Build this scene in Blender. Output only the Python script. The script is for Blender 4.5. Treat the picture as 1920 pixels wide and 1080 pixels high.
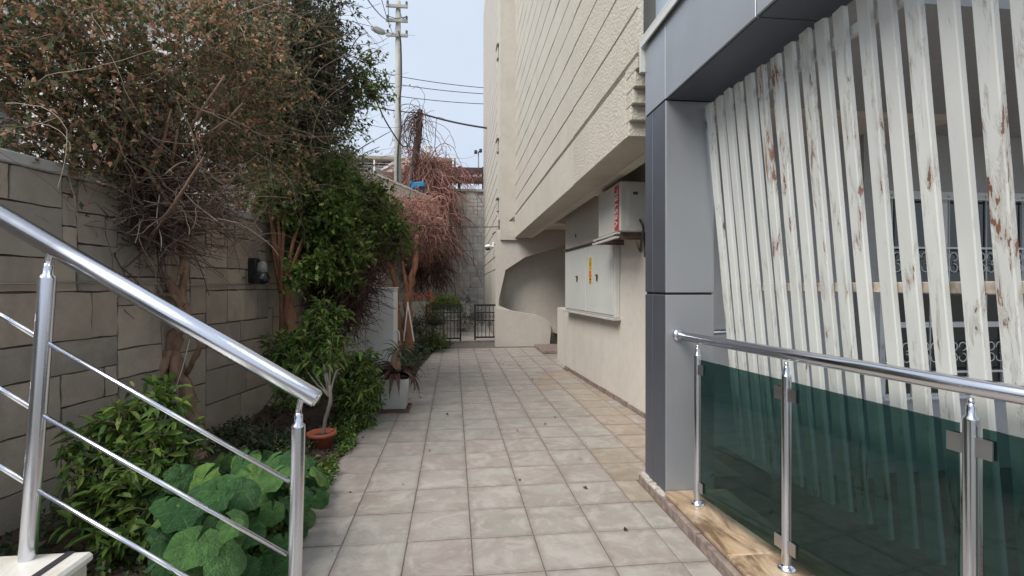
import bpy, math, random
import numpy as np
from mathutils import Vector, Matrix
random.seed(7); rng = np.random.default_rng(7)
R = math.radians; PI = math.pi
S = bpy.context.scene; COL = S.collection
for o in list(bpy.data.objects): bpy.data.objects.remove(o)

# ------------------------------------------------------------------ camera, sky, sun, exposure
YAW = R(6.02); FOC = 920.0; CAMZ = 1.4
cd = bpy.data.cameras.new('camera'); cam = bpy.data.objects.new('camera', cd); COL.objects.link(cam)
cam.location = (0, 0, CAMZ); cam.rotation_euler = (R(90), 0, -YAW)
cd.sensor_width = 36; cd.lens = 36 * FOC / 1920; cd.shift_y = -3 / 1920
cd.clip_start = 0.02; cd.clip_end = 2000
S.camera = cam
W = bpy.data.worlds.new('World'); S.world = W; W.use_nodes = True
nt = W.node_tree; nt.nodes.clear()
wo = nt.nodes.new('ShaderNodeOutputWorld'); bg = nt.nodes.new('ShaderNodeBackground')
sky = nt.nodes.new('ShaderNodeTexSky'); sky.sky_type = 'NISHITA'; sky.sun_disc = False
SUN_EL, SUN_AZ = R(50), R(-128)
sky.sun_elevation = SUN_EL; sky.sun_rotation = SUN_AZ; sky.dust_density = 2.5; sky.air_density = 1.0
cloud = nt.nodes.new('ShaderNodeTexNoise'); cloud.inputs['Scale'].default_value = 2.2; cloud.inputs['Detail'].default_value = 5
tc = nt.nodes.new('ShaderNodeTexCoord'); nt.links.new(tc.outputs['Generated'], cloud.inputs['Vector'])
cr = nt.nodes.new('ShaderNodeValToRGB')
cr.color_ramp.elements[0].position = .3; cr.color_ramp.elements[0].color = (2.4, 2.75, 3.3, 1)
cr.color_ramp.elements[1].position = .72; cr.color_ramp.elements[1].color = (2.9, 3.25, 3.75, 1)
nt.links.new(cloud.outputs['Fac'], cr.inputs['Fac'])
mx = nt.nodes.new('ShaderNodeMix'); mx.data_type = 'RGBA'; mx.inputs['Factor'].default_value = .95
nt.links.new(sky.outputs['Color'], mx.inputs[6]); nt.links.new(cr.outputs['Color'], mx.inputs[7])
nt.links.new(mx.outputs[2], bg.inputs['Color']); bg.inputs['Strength'].default_value = .1
nt.links.new(bg.outputs['Background'], wo.inputs['Surface'])
sd = bpy.data.lights.new('sun', 'SUN'); sd.energy = 1.5; sd.angle = R(35); sd.color = (1, .95, .88)
sun = bpy.data.objects.new('sun', sd); COL.objects.link(sun)
# lamp shines along -Z; direction to the sun = (sin az cos el, cos az cos el, sin el)
dv = Vector((math.sin(SUN_AZ) * math.cos(SUN_EL), math.cos(SUN_AZ) * math.cos(SUN_EL), math.sin(SUN_EL)))
sun.rotation_euler = dv.to_track_quat('Z', 'Y').to_euler()
S.view_settings.view_transform = 'Standard'; S.view_settings.look = 'None'
S.view_settings.exposure = 1.42; S.view_settings.gamma = 1; S.view_settings.use_curve_mapping = False
S.render.engine = 'CYCLES'
S.cycles.max_bounces = 8; S.cycles.transparent_max_bounces = 24

# ------------------------------------------------------------------ helpers
CS, SN = math.cos(YAW), math.sin(YAW)
def at(px, py, d):
    """place of a thing seen at px,py in the photograph at distance d in front of the camera"""
    u = (px - 960) / FOC
    return Vector((d * (SN + CS * u), d * (CS - SN * u), CAMZ + d * (537 - py) / FOC))
def gr(px, py, z=0.0):
    return at(px, py, (CAMZ - z) * FOC / (py - 537))
def onx(px, py, X):
    u = (px - 960) / FOC; return at(px, py, X / (SN + CS * u))
def ony(px, py, Y):
    u = (px - 960) / FOC; return at(px, py, Y / (CS - SN * u))

def wpos(o):
    v = Vector((0, 0, 0))
    while o is not None: v += o.location; o = o.parent
    return v
def mesh_obj(name, verts, faces, mat, parent=None, origin=None, smooth=False, mats=None, mi=None):
    off = wpos(parent) if parent is not None else Vector((0, 0, 0))
    org = Vector(origin) if origin is not None else off
    verts = np.asarray(verts, dtype=np.float32) - np.array(org, dtype=np.float32)
    me = bpy.data.meshes.new(name); me.from_pydata(verts.tolist(), [], faces if isinstance(faces, list) else faces.tolist())
    if mats:
        for m in mats: me.materials.append(m)
        if mi is not None: me.polygons.foreach_set('material_index', mi)
    else: me.materials.append(mat)
    if smooth: me.polygons.foreach_set('use_smooth', [True] * len(me.polygons))
    me.update()
    o = bpy.data.objects.new(name, me); COL.objects.link(o)
    if parent is not None: o.parent = parent
    o.location = org - off
    return o
def thing(name, label, cat, loc=(0, 0, 0), group=None):
    o = bpy.data.objects.new(name, None); COL.objects.link(o); o.empty_display_size = .1
    o.location = loc; o['label'] = label; o['category'] = cat
    if group: o['group'] = group
    return o
def tag(o, label, cat, group=None):
    o['label'] = label; o['category'] = cat
    if group: o['group'] = group
    return o
def struct(o): o['kind'] = 'structure'; return o
def stuff(o): o['kind'] = 'stuff'; return o

class MB:
    def __init__(s): s.v = []; s.f = []
    def add(s, vs, fs):
        n = len(s.v); s.v += [tuple(v) for v in vs]; s.f += [tuple(i + n for i in f) for f in fs]; return s
    def box(s, a, b, M=None, bev=0.0):
        x0, y0, z0 = a; x1, y1, z1 = b
        if bev <= 0:
            vs = [(x0, y0, z0), (x1, y0, z0), (x1, y1, z0), (x0, y1, z0), (x0, y0, z1), (x1, y0, z1), (x1, y1, z1), (x0, y1, z1)]
            fs = [(0, 3, 2, 1), (4, 5, 6, 7), (0, 1, 5, 4), (1, 2, 6, 5), (2, 3, 7, 6), (3, 0, 4, 7)]
        else:
            vs = []; sx = (x0, x1); sy = (y0, y1); sz = (z0, z1); idx = {}
            for i in (0, 1):
                for j in (0, 1):
                    for k in (0, 1):
                        cx, cy, cz = sx[i], sy[j], sz[k]
                        dx = bev * (1 - 2 * i); dy = bev * (1 - 2 * j); dz = bev * (1 - 2 * k)
                        idx[i, j, k] = len(vs)
                        vs += [(cx, cy + dy, cz + dz), (cx + dx, cy, cz + dz), (cx + dx, cy + dy, cz)]
            fs = []
            g = lambda i, j, k, a: idx[i, j, k] + a
            for i in (0, 1):
                q = [g(i, 0, 0, 0), g(i, 1, 0, 0), g(i, 1, 1, 0), g(i, 0, 1, 0)]; fs.append(tuple(q if i else q[::-1]))
                q = [g(0, i, 0, 1), g(0, i, 1, 1), g(1, i, 1, 1), g(1, i, 0, 1)]; fs.append(tuple(q if i else q[::-1]))
                q = [g(0, 0, i, 2), g(1, 0, i, 2), g(1, 1, i, 2), g(0, 1, i, 2)]; fs.append(tuple(q if i else q[::-1]))
            for i in (0, 1):
                for j in (0, 1):
                    fs.append((g(i, j, 0, 0), g(i, j, 1, 0), g(i, j, 1, 1), g(i, j, 0, 1)))
                    fs.append((g(i, 0, j, 0), g(i, 1, j, 0), g(i, 1, j, 2), g(i, 0, j, 2)))
                    fs.append((g(0, i, j, 1), g(1, i, j, 1), g(1, i, j, 2), g(0, i, j, 2)))
            for i in (0, 1):
                for j in (0, 1):
                    for k in (0, 1): fs.append((g(i, j, k, 0), g(i, j, k, 1), g(i, j, k, 2)))
        if M is not None: vs = [M @ Vector(v) for v in vs]
        return s.add(vs, fs)
    def prism(s, poly, dirv, M=None):
        """extrude a planar polygon (list of 3d points) by a vector"""
        d = Vector(dirv); n = len(poly); a = [Vector(p) for p in poly]; b = [p + d for p in a]
        vs = a + b
        if M is not None: vs = [M @ v for v in vs]
        fs = [tuple(range(n))[::-1], tuple(range(n, 2 * n))] + [(i, (i + 1) % n, n + (i + 1) % n, n + i) for i in range(n)]
        return s.add(vs, fs)
    def tube(s, pts, r, n=10, cap=True, closed=False):
        pts = [Vector(p) for p in pts]; K = len(pts)
        rs = r if isinstance(r, (list, tuple)) else [r] * K
        ref = Vector((0, 0, 1)); vs = []; u = None
        for i, p in enumerate(pts):
            if closed: t = pts[(i + 1) % K] - pts[i - 1]
            else: t = pts[min(i + 1, K - 1)] - pts[max(i - 1, 0)]
            t.normalize()
            if u is None:
                if abs(t.dot(ref)) > .9: ref = Vector((1, 0, 0))
                u = t.cross(ref).normalized()
            else:
                u = (u - t * u.dot(t)).normalized()
            w = t.cross(u)
            for k in range(n):
                a = 2 * PI * k / n; vs.append(p + (u * math.cos(a) + w * math.sin(a)) * rs[i])
        fs = []
        L = K if closed else K - 1
        for i in range(L):
            j = (i + 1) % K
            for k in range(n): fs.append((i * n + k, i * n + (k + 1) % n, j * n + (k + 1) % n, j * n + k))
        if cap and not closed: fs += [tuple(range(n))[::-1], tuple(range((K - 1) * n, K * n))]
        return s.add(vs, fs)
    def lathe(s, c, prof, n=20, axis=None):
        c = Vector(c); vs = []; K = len(prof)
        M = Vector(axis).to_track_quat('Z', 'Y').to_matrix() if axis is not None else Matrix.Identity(3)
        for r, z in prof:
            for k in range(n):
                a = 2 * PI * k / n; vs.append(c + M @ Vector((r * math.cos(a), r * math.sin(a), z)))
        fs = [(i * n + k, i * n + (k + 1) % n, (i + 1) * n + (k + 1) % n, (i + 1) * n + k) for i in range(K - 1) for k in range(n)]
        fs += [tuple(range(n))[::-1], tuple(range((K - 1) * n, K * n))]
        return s.add(vs, fs)
    def build(s, name, mat, parent=None, origin=None, smooth=False):
        o = mesh_obj(name, s.v, s.f, mat, parent, origin, smooth)
        if smooth:
            o.data.polygons.foreach_set('use_smooth', [len(p.vertices) <= 4 for p in o.data.polygons])
        return o

def smooth_path(pts, sub=4):
    P = [Vector(p) for p in pts]; P = [P[0] * 2 - P[1]] + P + [P[-1] * 2 - P[-2]]; out = []
    for i in range(1, len(P) - 2):
        for k in range(sub):
            t = k / sub; a, b, c, d = P[i - 1], P[i], P[i + 1], P[i + 2]
            out.append(.5 * ((2 * b) + (c - a) * t + (2 * a - 5 * b + 4 * c - d) * t * t + (3 * b - a - 3 * c + d) * t ** 3))
    out.append(P[-2]); return out
def lerp_list(vals, n):
    return [float(x) for x in np.interp(np.linspace(0, 1, n), np.linspace(0, 1, len(vals)), vals)]

# ---- numpy foliage
def unit(a): return a / np.maximum(np.linalg.norm(a, axis=-1, keepdims=True), 1e-9)
def leaf_arrays(C, D, L, wr=.5, fold=.25, droop=.15, fine=False):
    """folded leaves: C base, D direction, L length"""
    N = len(C); D = unit(D); up = unit(rng.normal(size=(N, 3)) * .55 + np.array([0, 0, 1.0]))
    Sd = unit(np.cross(D, up)); Nn = unit(np.cross(Sd, D)); L = L[:, None]
    dn = np.array([0, 0, -1.0])
    if not fine:
        b = C; m1 = C + D * L * .45 + Sd * L * wr * .5 + Nn * L * fold * wr; m2 = C + D * L * .45 - Sd * L * wr * .5 + Nn * L * fold * wr
        t = C + D * L + dn * L * droop
        V = np.stack([b, m1, t, m2], 1).reshape(-1, 3); k = np.arange(N)[:, None] * 4
        F = np.concatenate([k + [0, 1, 2], k + [0, 2, 3]], 0)
    else:
        q = [C, C + D * L * .3 + Sd * L * wr * .42 + Nn * L * fold * wr, C + D * L * .68 + Sd * L * wr * .38 + Nn * L * fold * wr + dn * L * droop * .4,
             C + D * L + dn * L * droop, C + D * L * .68 - Sd * L * wr * .38 + Nn * L * fold * wr + dn * L * droop * .4,
             C + D * L * .3 - Sd * L * wr * .42 + Nn * L * fold * wr, C + D * L * .5 + dn * L * droop * .2]
        V = np.stack(q, 1).reshape(-1, 3); k = np.arange(N)[:, None] * 7
        F = np.concatenate([k + f for f in ([0, 1, 6], [1, 2, 6], [2, 3, 6], [3, 4, 6], [4, 5, 6], [5, 0, 6])], 0)
    return V, F
def fast_mesh(name, V, F, mat, parent=None, origin=None, smooth=False):
    o = fast_mesh0(name, V, F, mat, parent, origin, smooth)
    if name != 'leaf': o['kind'] = 'stuff'
    return o
def fast_mesh0(name, V, F, mat, parent=None, origin=None, smooth=False):
    off = wpos(parent) if parent is not None else Vector((0, 0, 0)); org = Vector(origin) if origin is not None else off
    V = (V - np.array(org)).astype(np.float32)
    me = bpy.data.meshes.new(name); me.vertices.add(len(V)); me.vertices.foreach_set('co', V.ravel())
    k = F.shape[1]; me.loops.add(F.size); me.loops.foreach_set('vertex_index', F.ravel().astype(np.int32))
    me.polygons.add(len(F)); me.polygons.foreach_set('loop_start', np.arange(0, F.size, k, dtype=np.int32))
    me.polygons.foreach_set('loop_total', np.full(len(F), k, dtype=np.int32))
    if smooth: me.polygons.foreach_set('use_smooth', np.ones(len(F), dtype=bool))
    me.materials.append(mat); me.update(calc_edges=True); me.validate()
    o = bpy.data.objects.new(name, me); COL.objects.link(o)
    if parent is not None: o.parent = parent
    o.location = org - off
    return o
def strand_arrays(P, r):
    """P (N,K,3) polylines, r (N,K) radii -> three sided tubes"""
    N, K, _ = P.shape
    T = np.zeros_like(P); T[:, 1:-1] = P[:, 2:] - P[:, :-2]; T[:, 0] = P[:, 1] - P[:, 0]; T[:, -1] = P[:, -1] - P[:, -2]
    T = unit(T); ref = np.array([.31, .52, .2]) + 0 * P; U = unit(np.cross(T, ref)); V2 = np.cross(T, U)
    out = []
    for a in (0, 2 * PI / 3, 4 * PI / 3): out.append(P + (U * math.cos(a) + V2 * math.sin(a)) * r[..., None])
    V = np.stack(out, 2).reshape(-1, 3)
    base = (np.arange(N)[:, None] * K + np.arange(K - 1)[None]).reshape(-1, 1) * 3
    F = np.concatenate([base + [a, (a + 1) % 3, (a + 1) % 3 + 3, a + 3] for a in range(3)], 0)
    return V, F
def walk(P0, D0, K, step, wig, grav=0.0):
    N = len(P0); P = np.zeros((N, K, 3)); P[:, 0] = P0; D = unit(D0.astype(float)); st = np.broadcast_to(np.asarray(step, float).reshape(-1, 1), (N, 1))
    for i in range(1, K):
        D = unit(D + rng.normal(size=(N, 3)) * wig + np.array([0, 0, grav])); P[:, i] = P[:, i - 1] + D * st
    return P
def vec(*a): return np.array(a, float)
def ball(n, c, r, flat=1.0, shell=.35):
    d = unit(rng.normal(size=(n, 3))); q = rng.uniform(shell, 1, size=(n, 1)) ** .7
    return np.array(c) + d * q * np.array([r, r, r * flat])

# ------------------------------------------------------------------ materials
class NT:
    def __init__(s, name):
        s.m = bpy.data.materials.new(name); s.m.use_nodes = True; s.t = s.m.node_tree; s.N = s.t.nodes
        s.b = s.N['Principled BSDF']; s.out = s.N['Material Output']
        s.tc = s.N.new('ShaderNodeTexCoord'); s.oi = s.N.new('ShaderNodeObjectInfo')
        a = s.N.new('ShaderNodeVectorMath'); a.operation = 'SCALE'; s.l(s.oi.outputs['Random'], a.inputs['Scale']); a.inputs[0].default_value = (37, 53, 71)
        b = s.N.new('ShaderNodeVectorMath'); b.operation = 'ADD'; s.l(s.tc.outputs['Object'], b.inputs[0]); s.l(a.outputs[0], b.inputs[1])
        s.co = b.outputs[0]
    def l(s, a, b): s.t.links.new(a, b)
    def mapped(s, sc):
        m = s.N.new('ShaderNodeVectorMath'); m.operation = 'MULTIPLY'; s.l(s.co, m.inputs[0]); m.inputs[1].default_value = sc; return m.outputs[0]
    def noise(s, scale, detail=5, rough=.6, sc=None, dist=0):
        n = s.N.new('ShaderNodeTexNoise'); n.inputs['Scale'].default_value = scale; n.inputs['Detail'].default_value = detail
        n.inputs['Roughness'].default_value = rough; n.inputs['Distortion'].default_value = dist
        s.l(s.mapped(sc) if sc else s.co, n.inputs['Vector']); return n.outputs['Fac']
    def ramp(s, f, stops):
        r = s.N.new('ShaderNodeValToRGB'); e = r.color_ramp.elements
        while len(e) < len(stops): e.new(.5)
        for i, (p, c) in enumerate(stops):
            e[i].position = p; e[i].color = (c, c, c, 1) if isinstance(c, (int, float)) else (*c, 1)
        s.l(f, r.inputs['Fac']); return r.outputs['Color']
    def mix(s, f, a, b, mode='MIX'):
        m = s.N.new('ShaderNodeMix'); m.data_type = 'RGBA'; m.blend_type = mode
        for v, k in ((f, 0), (a, 6), (b, 7)):
            if isinstance(v, (int, float)): m.inputs[k].default_value = v if k == 0 else (v, v, v, 1)
            elif isinstance(v, tuple): m.inputs[k].default_value = (*v, 1)
            else: s.l(v, m.inputs[k])
        return m.outputs[2]
    def bump(s, h, strength=.3, dist=.01, prev=None):
        b = s.N.new('ShaderNodeBump'); b.inputs['Strength'].default_value = strength; b.inputs['Distance'].default_value = dist
        s.l(h, b.inputs['Height'])
        if prev is not None: s.l(prev, b.inputs['Normal'])
        s.l(b.outputs['Normal'], s.b.inputs['Normal']); return b.outputs['Normal']
    def col(s, c):
        if isinstance(c, tuple): s.b.inputs['Base Color'].default_value = (*c, 1)
        else: s.l(c, s.b.inputs['Base Color'])
    def rough(s, r):
        if isinstance(r, (int, float)): s.b.inputs['Roughness'].default_value = r
        else: s.l(r, s.b.inputs['Roughness'])
    def metal(s, v): s.b.inputs['Metallic'].default_value = v
    def rnd(s): return s.oi.outputs['Random']
    def island(s): g = s.N.new('ShaderNodeNewGeometry'); return g.outputs['Random Per Island']

def mul(c, k): return tuple(x * k for x in c)
def simple(name, c, r=.6, metal=0, var=.12, scale=8, bump=.15, bscale=40, bdist=.003):
    n = NT(name); f = n.noise(scale)
    n.col(n.ramp(f, [(.3, mul(c, 1 - var)), (.7, mul(c, 1 + var))])); n.rough(r); n.metal(metal)
    if bump: n.bump(n.noise(bscale), bump, bdist)
    return n.m
def m_stucco(name, c, coarse=60, dirt=(.36, .30, .22), amt=.35, b=.5):
    n = NT(name)
    base = n.ramp(n.noise(1.3), [(.3, mul(c, .93)), (.7, mul(c, 1.05))])
    st = n.ramp(n.noise(1.1, 7, .7, (2.2, 2.2, .55)), [(.52, 0.0), (.78, amt)])
    base = n.mix(st, base, dirt)
    fine = n.ramp(n.noise(9, 6, .7), [(.3, .90), (.65, 1.0)])
    n.col(n.mix(1.0, base, fine, 'MULTIPLY')); n.rough(.92)
    v = n.N.new('ShaderNodeTexVoronoi'); v.inputs['Scale'].default_value = coarse; n.l(n.co, v.inputs['Vector'])
    p = n.bump(v.outputs['Distance'], b, .006); n.bump(n.noise(coarse * 2.2), b * .7, .004, p)
    return n.m
M = {}
M['stucco'] = m_stucco('stucco', (.53, .495, .43), 70, b=.35)
M['stucco_rough'] = m_stucco('stucco_coarse', (.53, .49, .415), 42, b=.8)
M['stucco_far'] = m_stucco('stucco_far', (.53, .50, .445), 50, b=.3)
M['plaster'] = m_stucco('plaster', (.60, .56, .50), 120, amt=.22, b=.15)
M['plaster_shade'] = m_stucco('plaster_beige', (.66, .60, .52), 120, amt=.3, b=.15)
M['grey_wall'] = m_stucco('grey_wall', (.44, .45, .45), 90, amt=.15, b=.2)
M['pink_render'] = m_stucco('pink_render', (.62, .52, .46), 50, amt=.15)
M['white_render'] = m_stucco('white_render', (.72, .71, .69), 50, amt=.25)
M['rubble_white'] = m_stucco('whitewashed_render', (.60, .57, .52), 12, amt=.6, b=1)

def m_tile(nm='floor_tile', warm=None):
    n = NT(nm)
    base = n.ramp(n.rnd(), [(0, (.37, .325, .295)), (.3, (.345, .31, .28)), (.5, (.34, .32, .285)), (.72, (.37, .34, .31)), (1, (.315, .30, .265))])
    cl = n.noise(3.2, 6, .65, dist=.6)
    base = n.mix(n.ramp(cl, [(.38, .0), (.66, .7)]), base, (.235, .19, .165))
    cl2 = n.noise(5.5, 7, .7, dist=1.2)
    base = n.mix(n.ramp(cl2, [(.48, .0), (.62, .65)]), base, (.42, .395, .35))
    ds = n.noise(16, 8, .75, dist=.8)
    base = n.mix(n.ramp(ds, [(.60, .0), (.70, .45)]), base, (.26, .22, .19))
    w = n.noise(4, 9, .8, dist=1.5)
    base = n.mix(n.ramp(w, [(.66, .0), (.72, .7)]), base, (.60, .58, .54))
    sp = n.N.new('ShaderNodeSeparateXYZ'); n.l(n.tc.outputs['Object'], sp.inputs[0])
    ab = []
    for q in (0, 1):
        a = n.N.new('ShaderNodeMath'); a.operation = 'ABSOLUTE'; n.l(sp.outputs[q], a.inputs[0]); ab.append(a.outputs[0])
    mxx = n.N.new('ShaderNodeMath'); mxx.operation = 'MAXIMUM'; n.l(ab[0], mxx.inputs[0]); n.l(ab[1], mxx.inputs[1])
    nz = n.noise(11, 5, .7); ad = n.N.new('ShaderNodeMath'); ad.operation = 'MULTIPLY_ADD'; n.l(nz, ad.inputs[0]); ad.inputs[1].default_value = .09; n.l(mxx.outputs[0], ad.inputs[2])
    base = n.mix(n.ramp(ad.outputs[0], [(.185, 0), (.225, .5)]), base, (.17, .135, .115))
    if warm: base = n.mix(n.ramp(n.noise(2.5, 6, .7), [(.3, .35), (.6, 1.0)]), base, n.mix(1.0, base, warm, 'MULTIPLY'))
    n.col(base); n.rough(n.ramp(n.noise(7), [(.3, .36), (.7, .62)]))
    p = n.bump(n.noise(9, 6), .25, .004); n.bump(n.noise(90, 4), .2, .001, p)
    return n.m
M['tile'] = m_tile(); M['tile_warm'] = m_tile('warm_reflection_tile', (1.0, .90, .78))  # second tile has the warm reflection beside the lower wall painted into its colour
M['grout'] = simple('grout', (.15, .125, .11), .95, var=.25, scale=12)
def m_block(name='wall_block', pal=((.36, .30, .235), (.45, .38, .30), (.31, .275, .23), (.40, .32, .25))):
    n = NT(name)
    base = n.ramp(n.rnd(), [(0, pal[0]), (.35, pal[1]), (.65, pal[2]), (1, pal[3])])
    base = n.mix(n.ramp(n.noise(3.5, 7, .7), [(.4, 0), (.72, .55)]), base, mul(pal[2], .62))
    base = n.mix(n.ramp(n.noise(7, 8, .75), [(.58, 0), (.72, .4)]), base, (.42, .38, .33))
    base = n.mix(n.ramp(n.noise(1.6, 8, .7, (1, 1, .5)), [(.5, 0), (.72, .6)]), base, mul(pal[2], .45))
    n.col(base); n.rough(.92)
    p = n.bump(n.noise(6, 5), .7, .015); n.bump(n.noise(60, 6, .7), .6, .005, p)
    return n.m
M['block'] = m_block()
M['block_far'] = m_block('retaining_block', ((.62, .60, .57), (.68, .66, .62), (.56, .55, .53), (.64, .62, .59)))
M['mortar'] = simple('mortar_dark', (.17, .14, .11), .95, var=.3, scale=20)
M['mortar_far'] = simple('mortar_grey', (.30, .29, .28), .95, var=.3, scale=10)
M['cap'] = simple('wall_coping', (.38, .37, .35), .9, var=.2, scale=5)
def m_steel(name, c=(.70, .715, .77), r=.2):
    n = NT(name); n.col(c); n.metal(1)
    n.rough(n.ramp(n.noise(6, 4, .6), [(.3, r * .85), (.7, r * 1.25)]))
    return n.m
M['steel'] = m_steel('stainless_steel')
M['steel_dull'] = m_steel('dull_steel', (.55, .55, .57), .34)
def m_clad(name, c, r=.33):
    n = NT(name)
    base = n.ramp(n.noise(1.2, 4), [(.3, mul(c, .95)), (.7, mul(c, 1.05))])
    z = n.noise(2.0, 7, .7, (3, 3, .6)); base = n.mix(n.ramp(z, [(.58, 0), (.8, .25)]), base, (.30, .27, .24))
    n.col(base); n.metal(.5); n.rough(n.ramp(n.noise(3), [(.3, r), (.7, r + .14)])); n.bump(n.noise(3, 2), .04, .01)
    return n.m
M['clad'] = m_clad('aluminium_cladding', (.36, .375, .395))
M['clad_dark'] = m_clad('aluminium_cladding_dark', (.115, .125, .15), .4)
M['clad_light'] = m_clad('pale_blue_panel', (.50, .58, .68))
M['joint'] = simple('black_joint', (.03, .03, .035), .7, bump=0)
def m_peel():
    n = NT('peeling_white_paint')  # paint flakes off along the grain
    white = n.ramp(n.noise(4, 4, .6, (1, 1, .3)), [(.3, (.55, .56, .53)), (.7, (.66, .665, .63))])
    thr = n.noise(30, 8, .68, (1.0, 1.0, .17), .5)
    big = n.noise(2.3, 3, .5, (.6, .6, .5))
    s = n.N.new('ShaderNodeMath'); s.operation = 'MULTIPLY_ADD'; n.l(big, s.inputs[0]); s.inputs[1].default_value = .60; n.l(thr, s.inputs[2])
    s2 = n.N.new('ShaderNodeMath'); s2.operation = 'MULTIPLY_ADD'; n.l(n.rnd(), s2.inputs[0]); s2.inputs[1].default_value = .12; n.l(s.outputs[0], s2.inputs[2])
    k = s2.outputs[0]
    c = n.mix(n.ramp(k, [(.985, 0), (1.01, .5)]), white, (.36, .33, .29))
    c = n.mix(n.ramp(k, [(1.0, 0), (1.0, 0)]), c, (.2, .1, .05))
    wood = n.ramp(n.noise(30, 3, .6, (1, 1, .1)), [(.3, (.13, .055, .035)), (.7, (.30, .17, .11))])
    m = n.N.new('ShaderNodeMath'); m.operation = 'GREATER_THAN'; n.l(k, m.inputs[0]); m.inputs[1].default_value = 1.06
    c = n.mix(m.outputs[0], c, wood)
    n.col(c); n.rough(.55); n.bump(n.ramp(k, [(.94, 1.0), (1.0, 0.0)]), .6, .0015)
    return n.m
M['peel'] = m_peel()
M['batten'] = simple('weathered_batten', (.46, .40, .33), .8, var=.5, scale=14)
def m_glass():
    n = NT('dark_green_glass'); t = n.t
    tr = n.N.new('ShaderNodeBsdfTransparent'); tr.inputs['Color'].default_value = (.33, .45, .44, 1)
    gl = n.N.new('ShaderNodeBsdfGlossy'); gl.inputs['Roughness'].default_value = .03; gl.inputs['Color'].default_value = (.85, .95, .93, 1)
    df = n.N.new('ShaderNodeBsdfDiffuse'); df.inputs['Color'].default_value = (.03, .075, .068, 1)
    geo = n.N.new('ShaderNodeNewGeometry'); dt_ = n.N.new('ShaderNodeVectorMath'); dt_.operation = 'DOT_PRODUCT'; n.l(geo.outputs['Incoming'], dt_.inputs[0]); n.l(geo.outputs['Normal'], dt_.inputs[1])
    def mth(op, x, y=None):
        q = n.N.new('ShaderNodeMath'); q.operation = op
        for i_, v_ in ((0, x), (1, y)):
            if v_ is None: continue
            if isinstance(v_, (int, float)): q.inputs[i_].default_value = v_
            else: n.l(v_, q.inputs[i_])
        return q.outputs[0]
    fres = mth('ADD', mth('MULTIPLY', mth('POWER', mth('SUBTRACT', 1.0, mth('ABSOLUTE', dt_.outputs['Value'])), 5.0), .9), .04)
    dust = n.ramp(n.noise(5, 7, .7, (1, 1, .6)), [(.45, .05), (.75, .16)])
    a = n.N.new('ShaderNodeMixShader'); n.l(dust, a.inputs[0]); n.l(tr.outputs[0], a.inputs[1]); n.l(df.outputs[0], a.inputs[2])
    b = n.N.new('ShaderNodeMixShader'); n.l(fres, b.inputs[0]); n.l(a.outputs[0], b.inputs[1]); n.l(gl.outputs[0], b.inputs[2])
    n.l(b.outputs[0], n.out.inputs['Surface']); return n.m
M['glass'] = m_glass()
def m_pane():
    n = NT('window_glass'); n.col((.025, .032, .03)); n.rough(.05); n.b.inputs['Specular IOR Level'].default_value = .7
    n.bump(n.noise(1.5, 2), .03, .02); return n.m
M['pane'] = m_pane()
def m_marble(name='sill_marble', a=(.50, .34, .20), b=(.47, .38, .28), dark=(.12, .065, .035)):
    n = NT(name)
    base = n.ramp(n.noise(3, 7, .65, dist=1.5), [(.3, a), (.65, b)])
    base = n.mix(n.ramp(n.noise(2.2, 8, .7, (2.6, 1, 1), .8), [(.44, 0), (.60, .85)]), base, dark)
    base = n.mix(n.ramp(n.noise(6, 8, .8, dist=1), [(.63, 0), (.7, .5)]), base, (.66, .56, .44))
    n.col(base); n.rough(.32); n.bump(n.noise(20), .1, .002); return n.m
M['marble'] = m_marble()
M['marble_white'] = m_marble('step_marble', (.66, .64, .58), (.72, .70, .66), (.5, .46, .38))
M['kerb'] = simple('kerb_stone', (.21, .165, .14), .9, var=.45, scale=14, bump=.5, bdist=.006)
M['kerb_light'] = simple('crumbled_mortar', (.42, .39, .35), .95, var=.3, scale=30, bump=.8, bscale=60, bdist=.01)
M['black_rubber'] = simple('black_strip', (.025, .025, .03), .8)
def m_soil():
    n = NT('soil'); n.col(n.ramp(n.noise(14, 8, .75), [(.3, (.035, .026, .018)), (.6, (.085, .062, .042)), (.75, (.15, .11, .075))])); n.rough(1)
    n.bump(n.noise(22, 8), .9, .03); return n.m
M['soil'] = m_soil()
M['ground'] = simple('ground_far', (.16, .15, .13), .95, var=.3, scale=.5)
M['concrete'] = simple('pole_concrete', (.36, .36, .33), .9, var=.18, scale=3)
M['dark_metal'] = simple('dark_metal', (.05, .05, .055), .5, bump=0)
M['black_iron'] = simple('black_iron', (.015, .016, .018), .5, bump=0)
M['brown_metal'] = simple('rusty_iron', (.10, .065, .05), .8, var=.4, scale=20)
M['lamp_grey'] = simple('lamp_housing', (.30, .32, .31), .5)
M['cream_metal'] = simple('cabinet_paint', (.56, .57, .54), .45, var=.05, scale=3, bump=.03)
M['ac_white'] = simple('unit_paint', (.50, .49, .45), .5, var=.08, scale=4, bump=.03)
M['red'] = simple('red_print', (.50, .045, .05), .5, var=.1, bump=0)
M['white_print'] = simple('white_print', (.75, .75, .75), .5, bump=0)
M['yellow'] = simple('yellow_print', (.75, .50, .03), .5, var=.05, bump=0)
M['orange_print'] = simple('orange_print', (.65, .16, .04), .5, bump=0)
M['olive_print'] = simple('olive_print', (.25, .28, .05), .5, bump=0)
M['black'] = simple('black_print', (.02, .02, .02), .5, bump=0)
M['cable'] = simple('black_cable', (.03, .03, .035), .6, bump=0)
M['white_metal'] = simple('white_door_paint', (.76, .77, .76), .45, var=.06, scale=2, bump=.04)
M['white_plastic'] = simple('white_plastic', (.75, .75, .75), .35, bump=0)
M['terracotta'] = simple('terracotta', (.38, .10, .055), .75, var=.18, scale=10)
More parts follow.
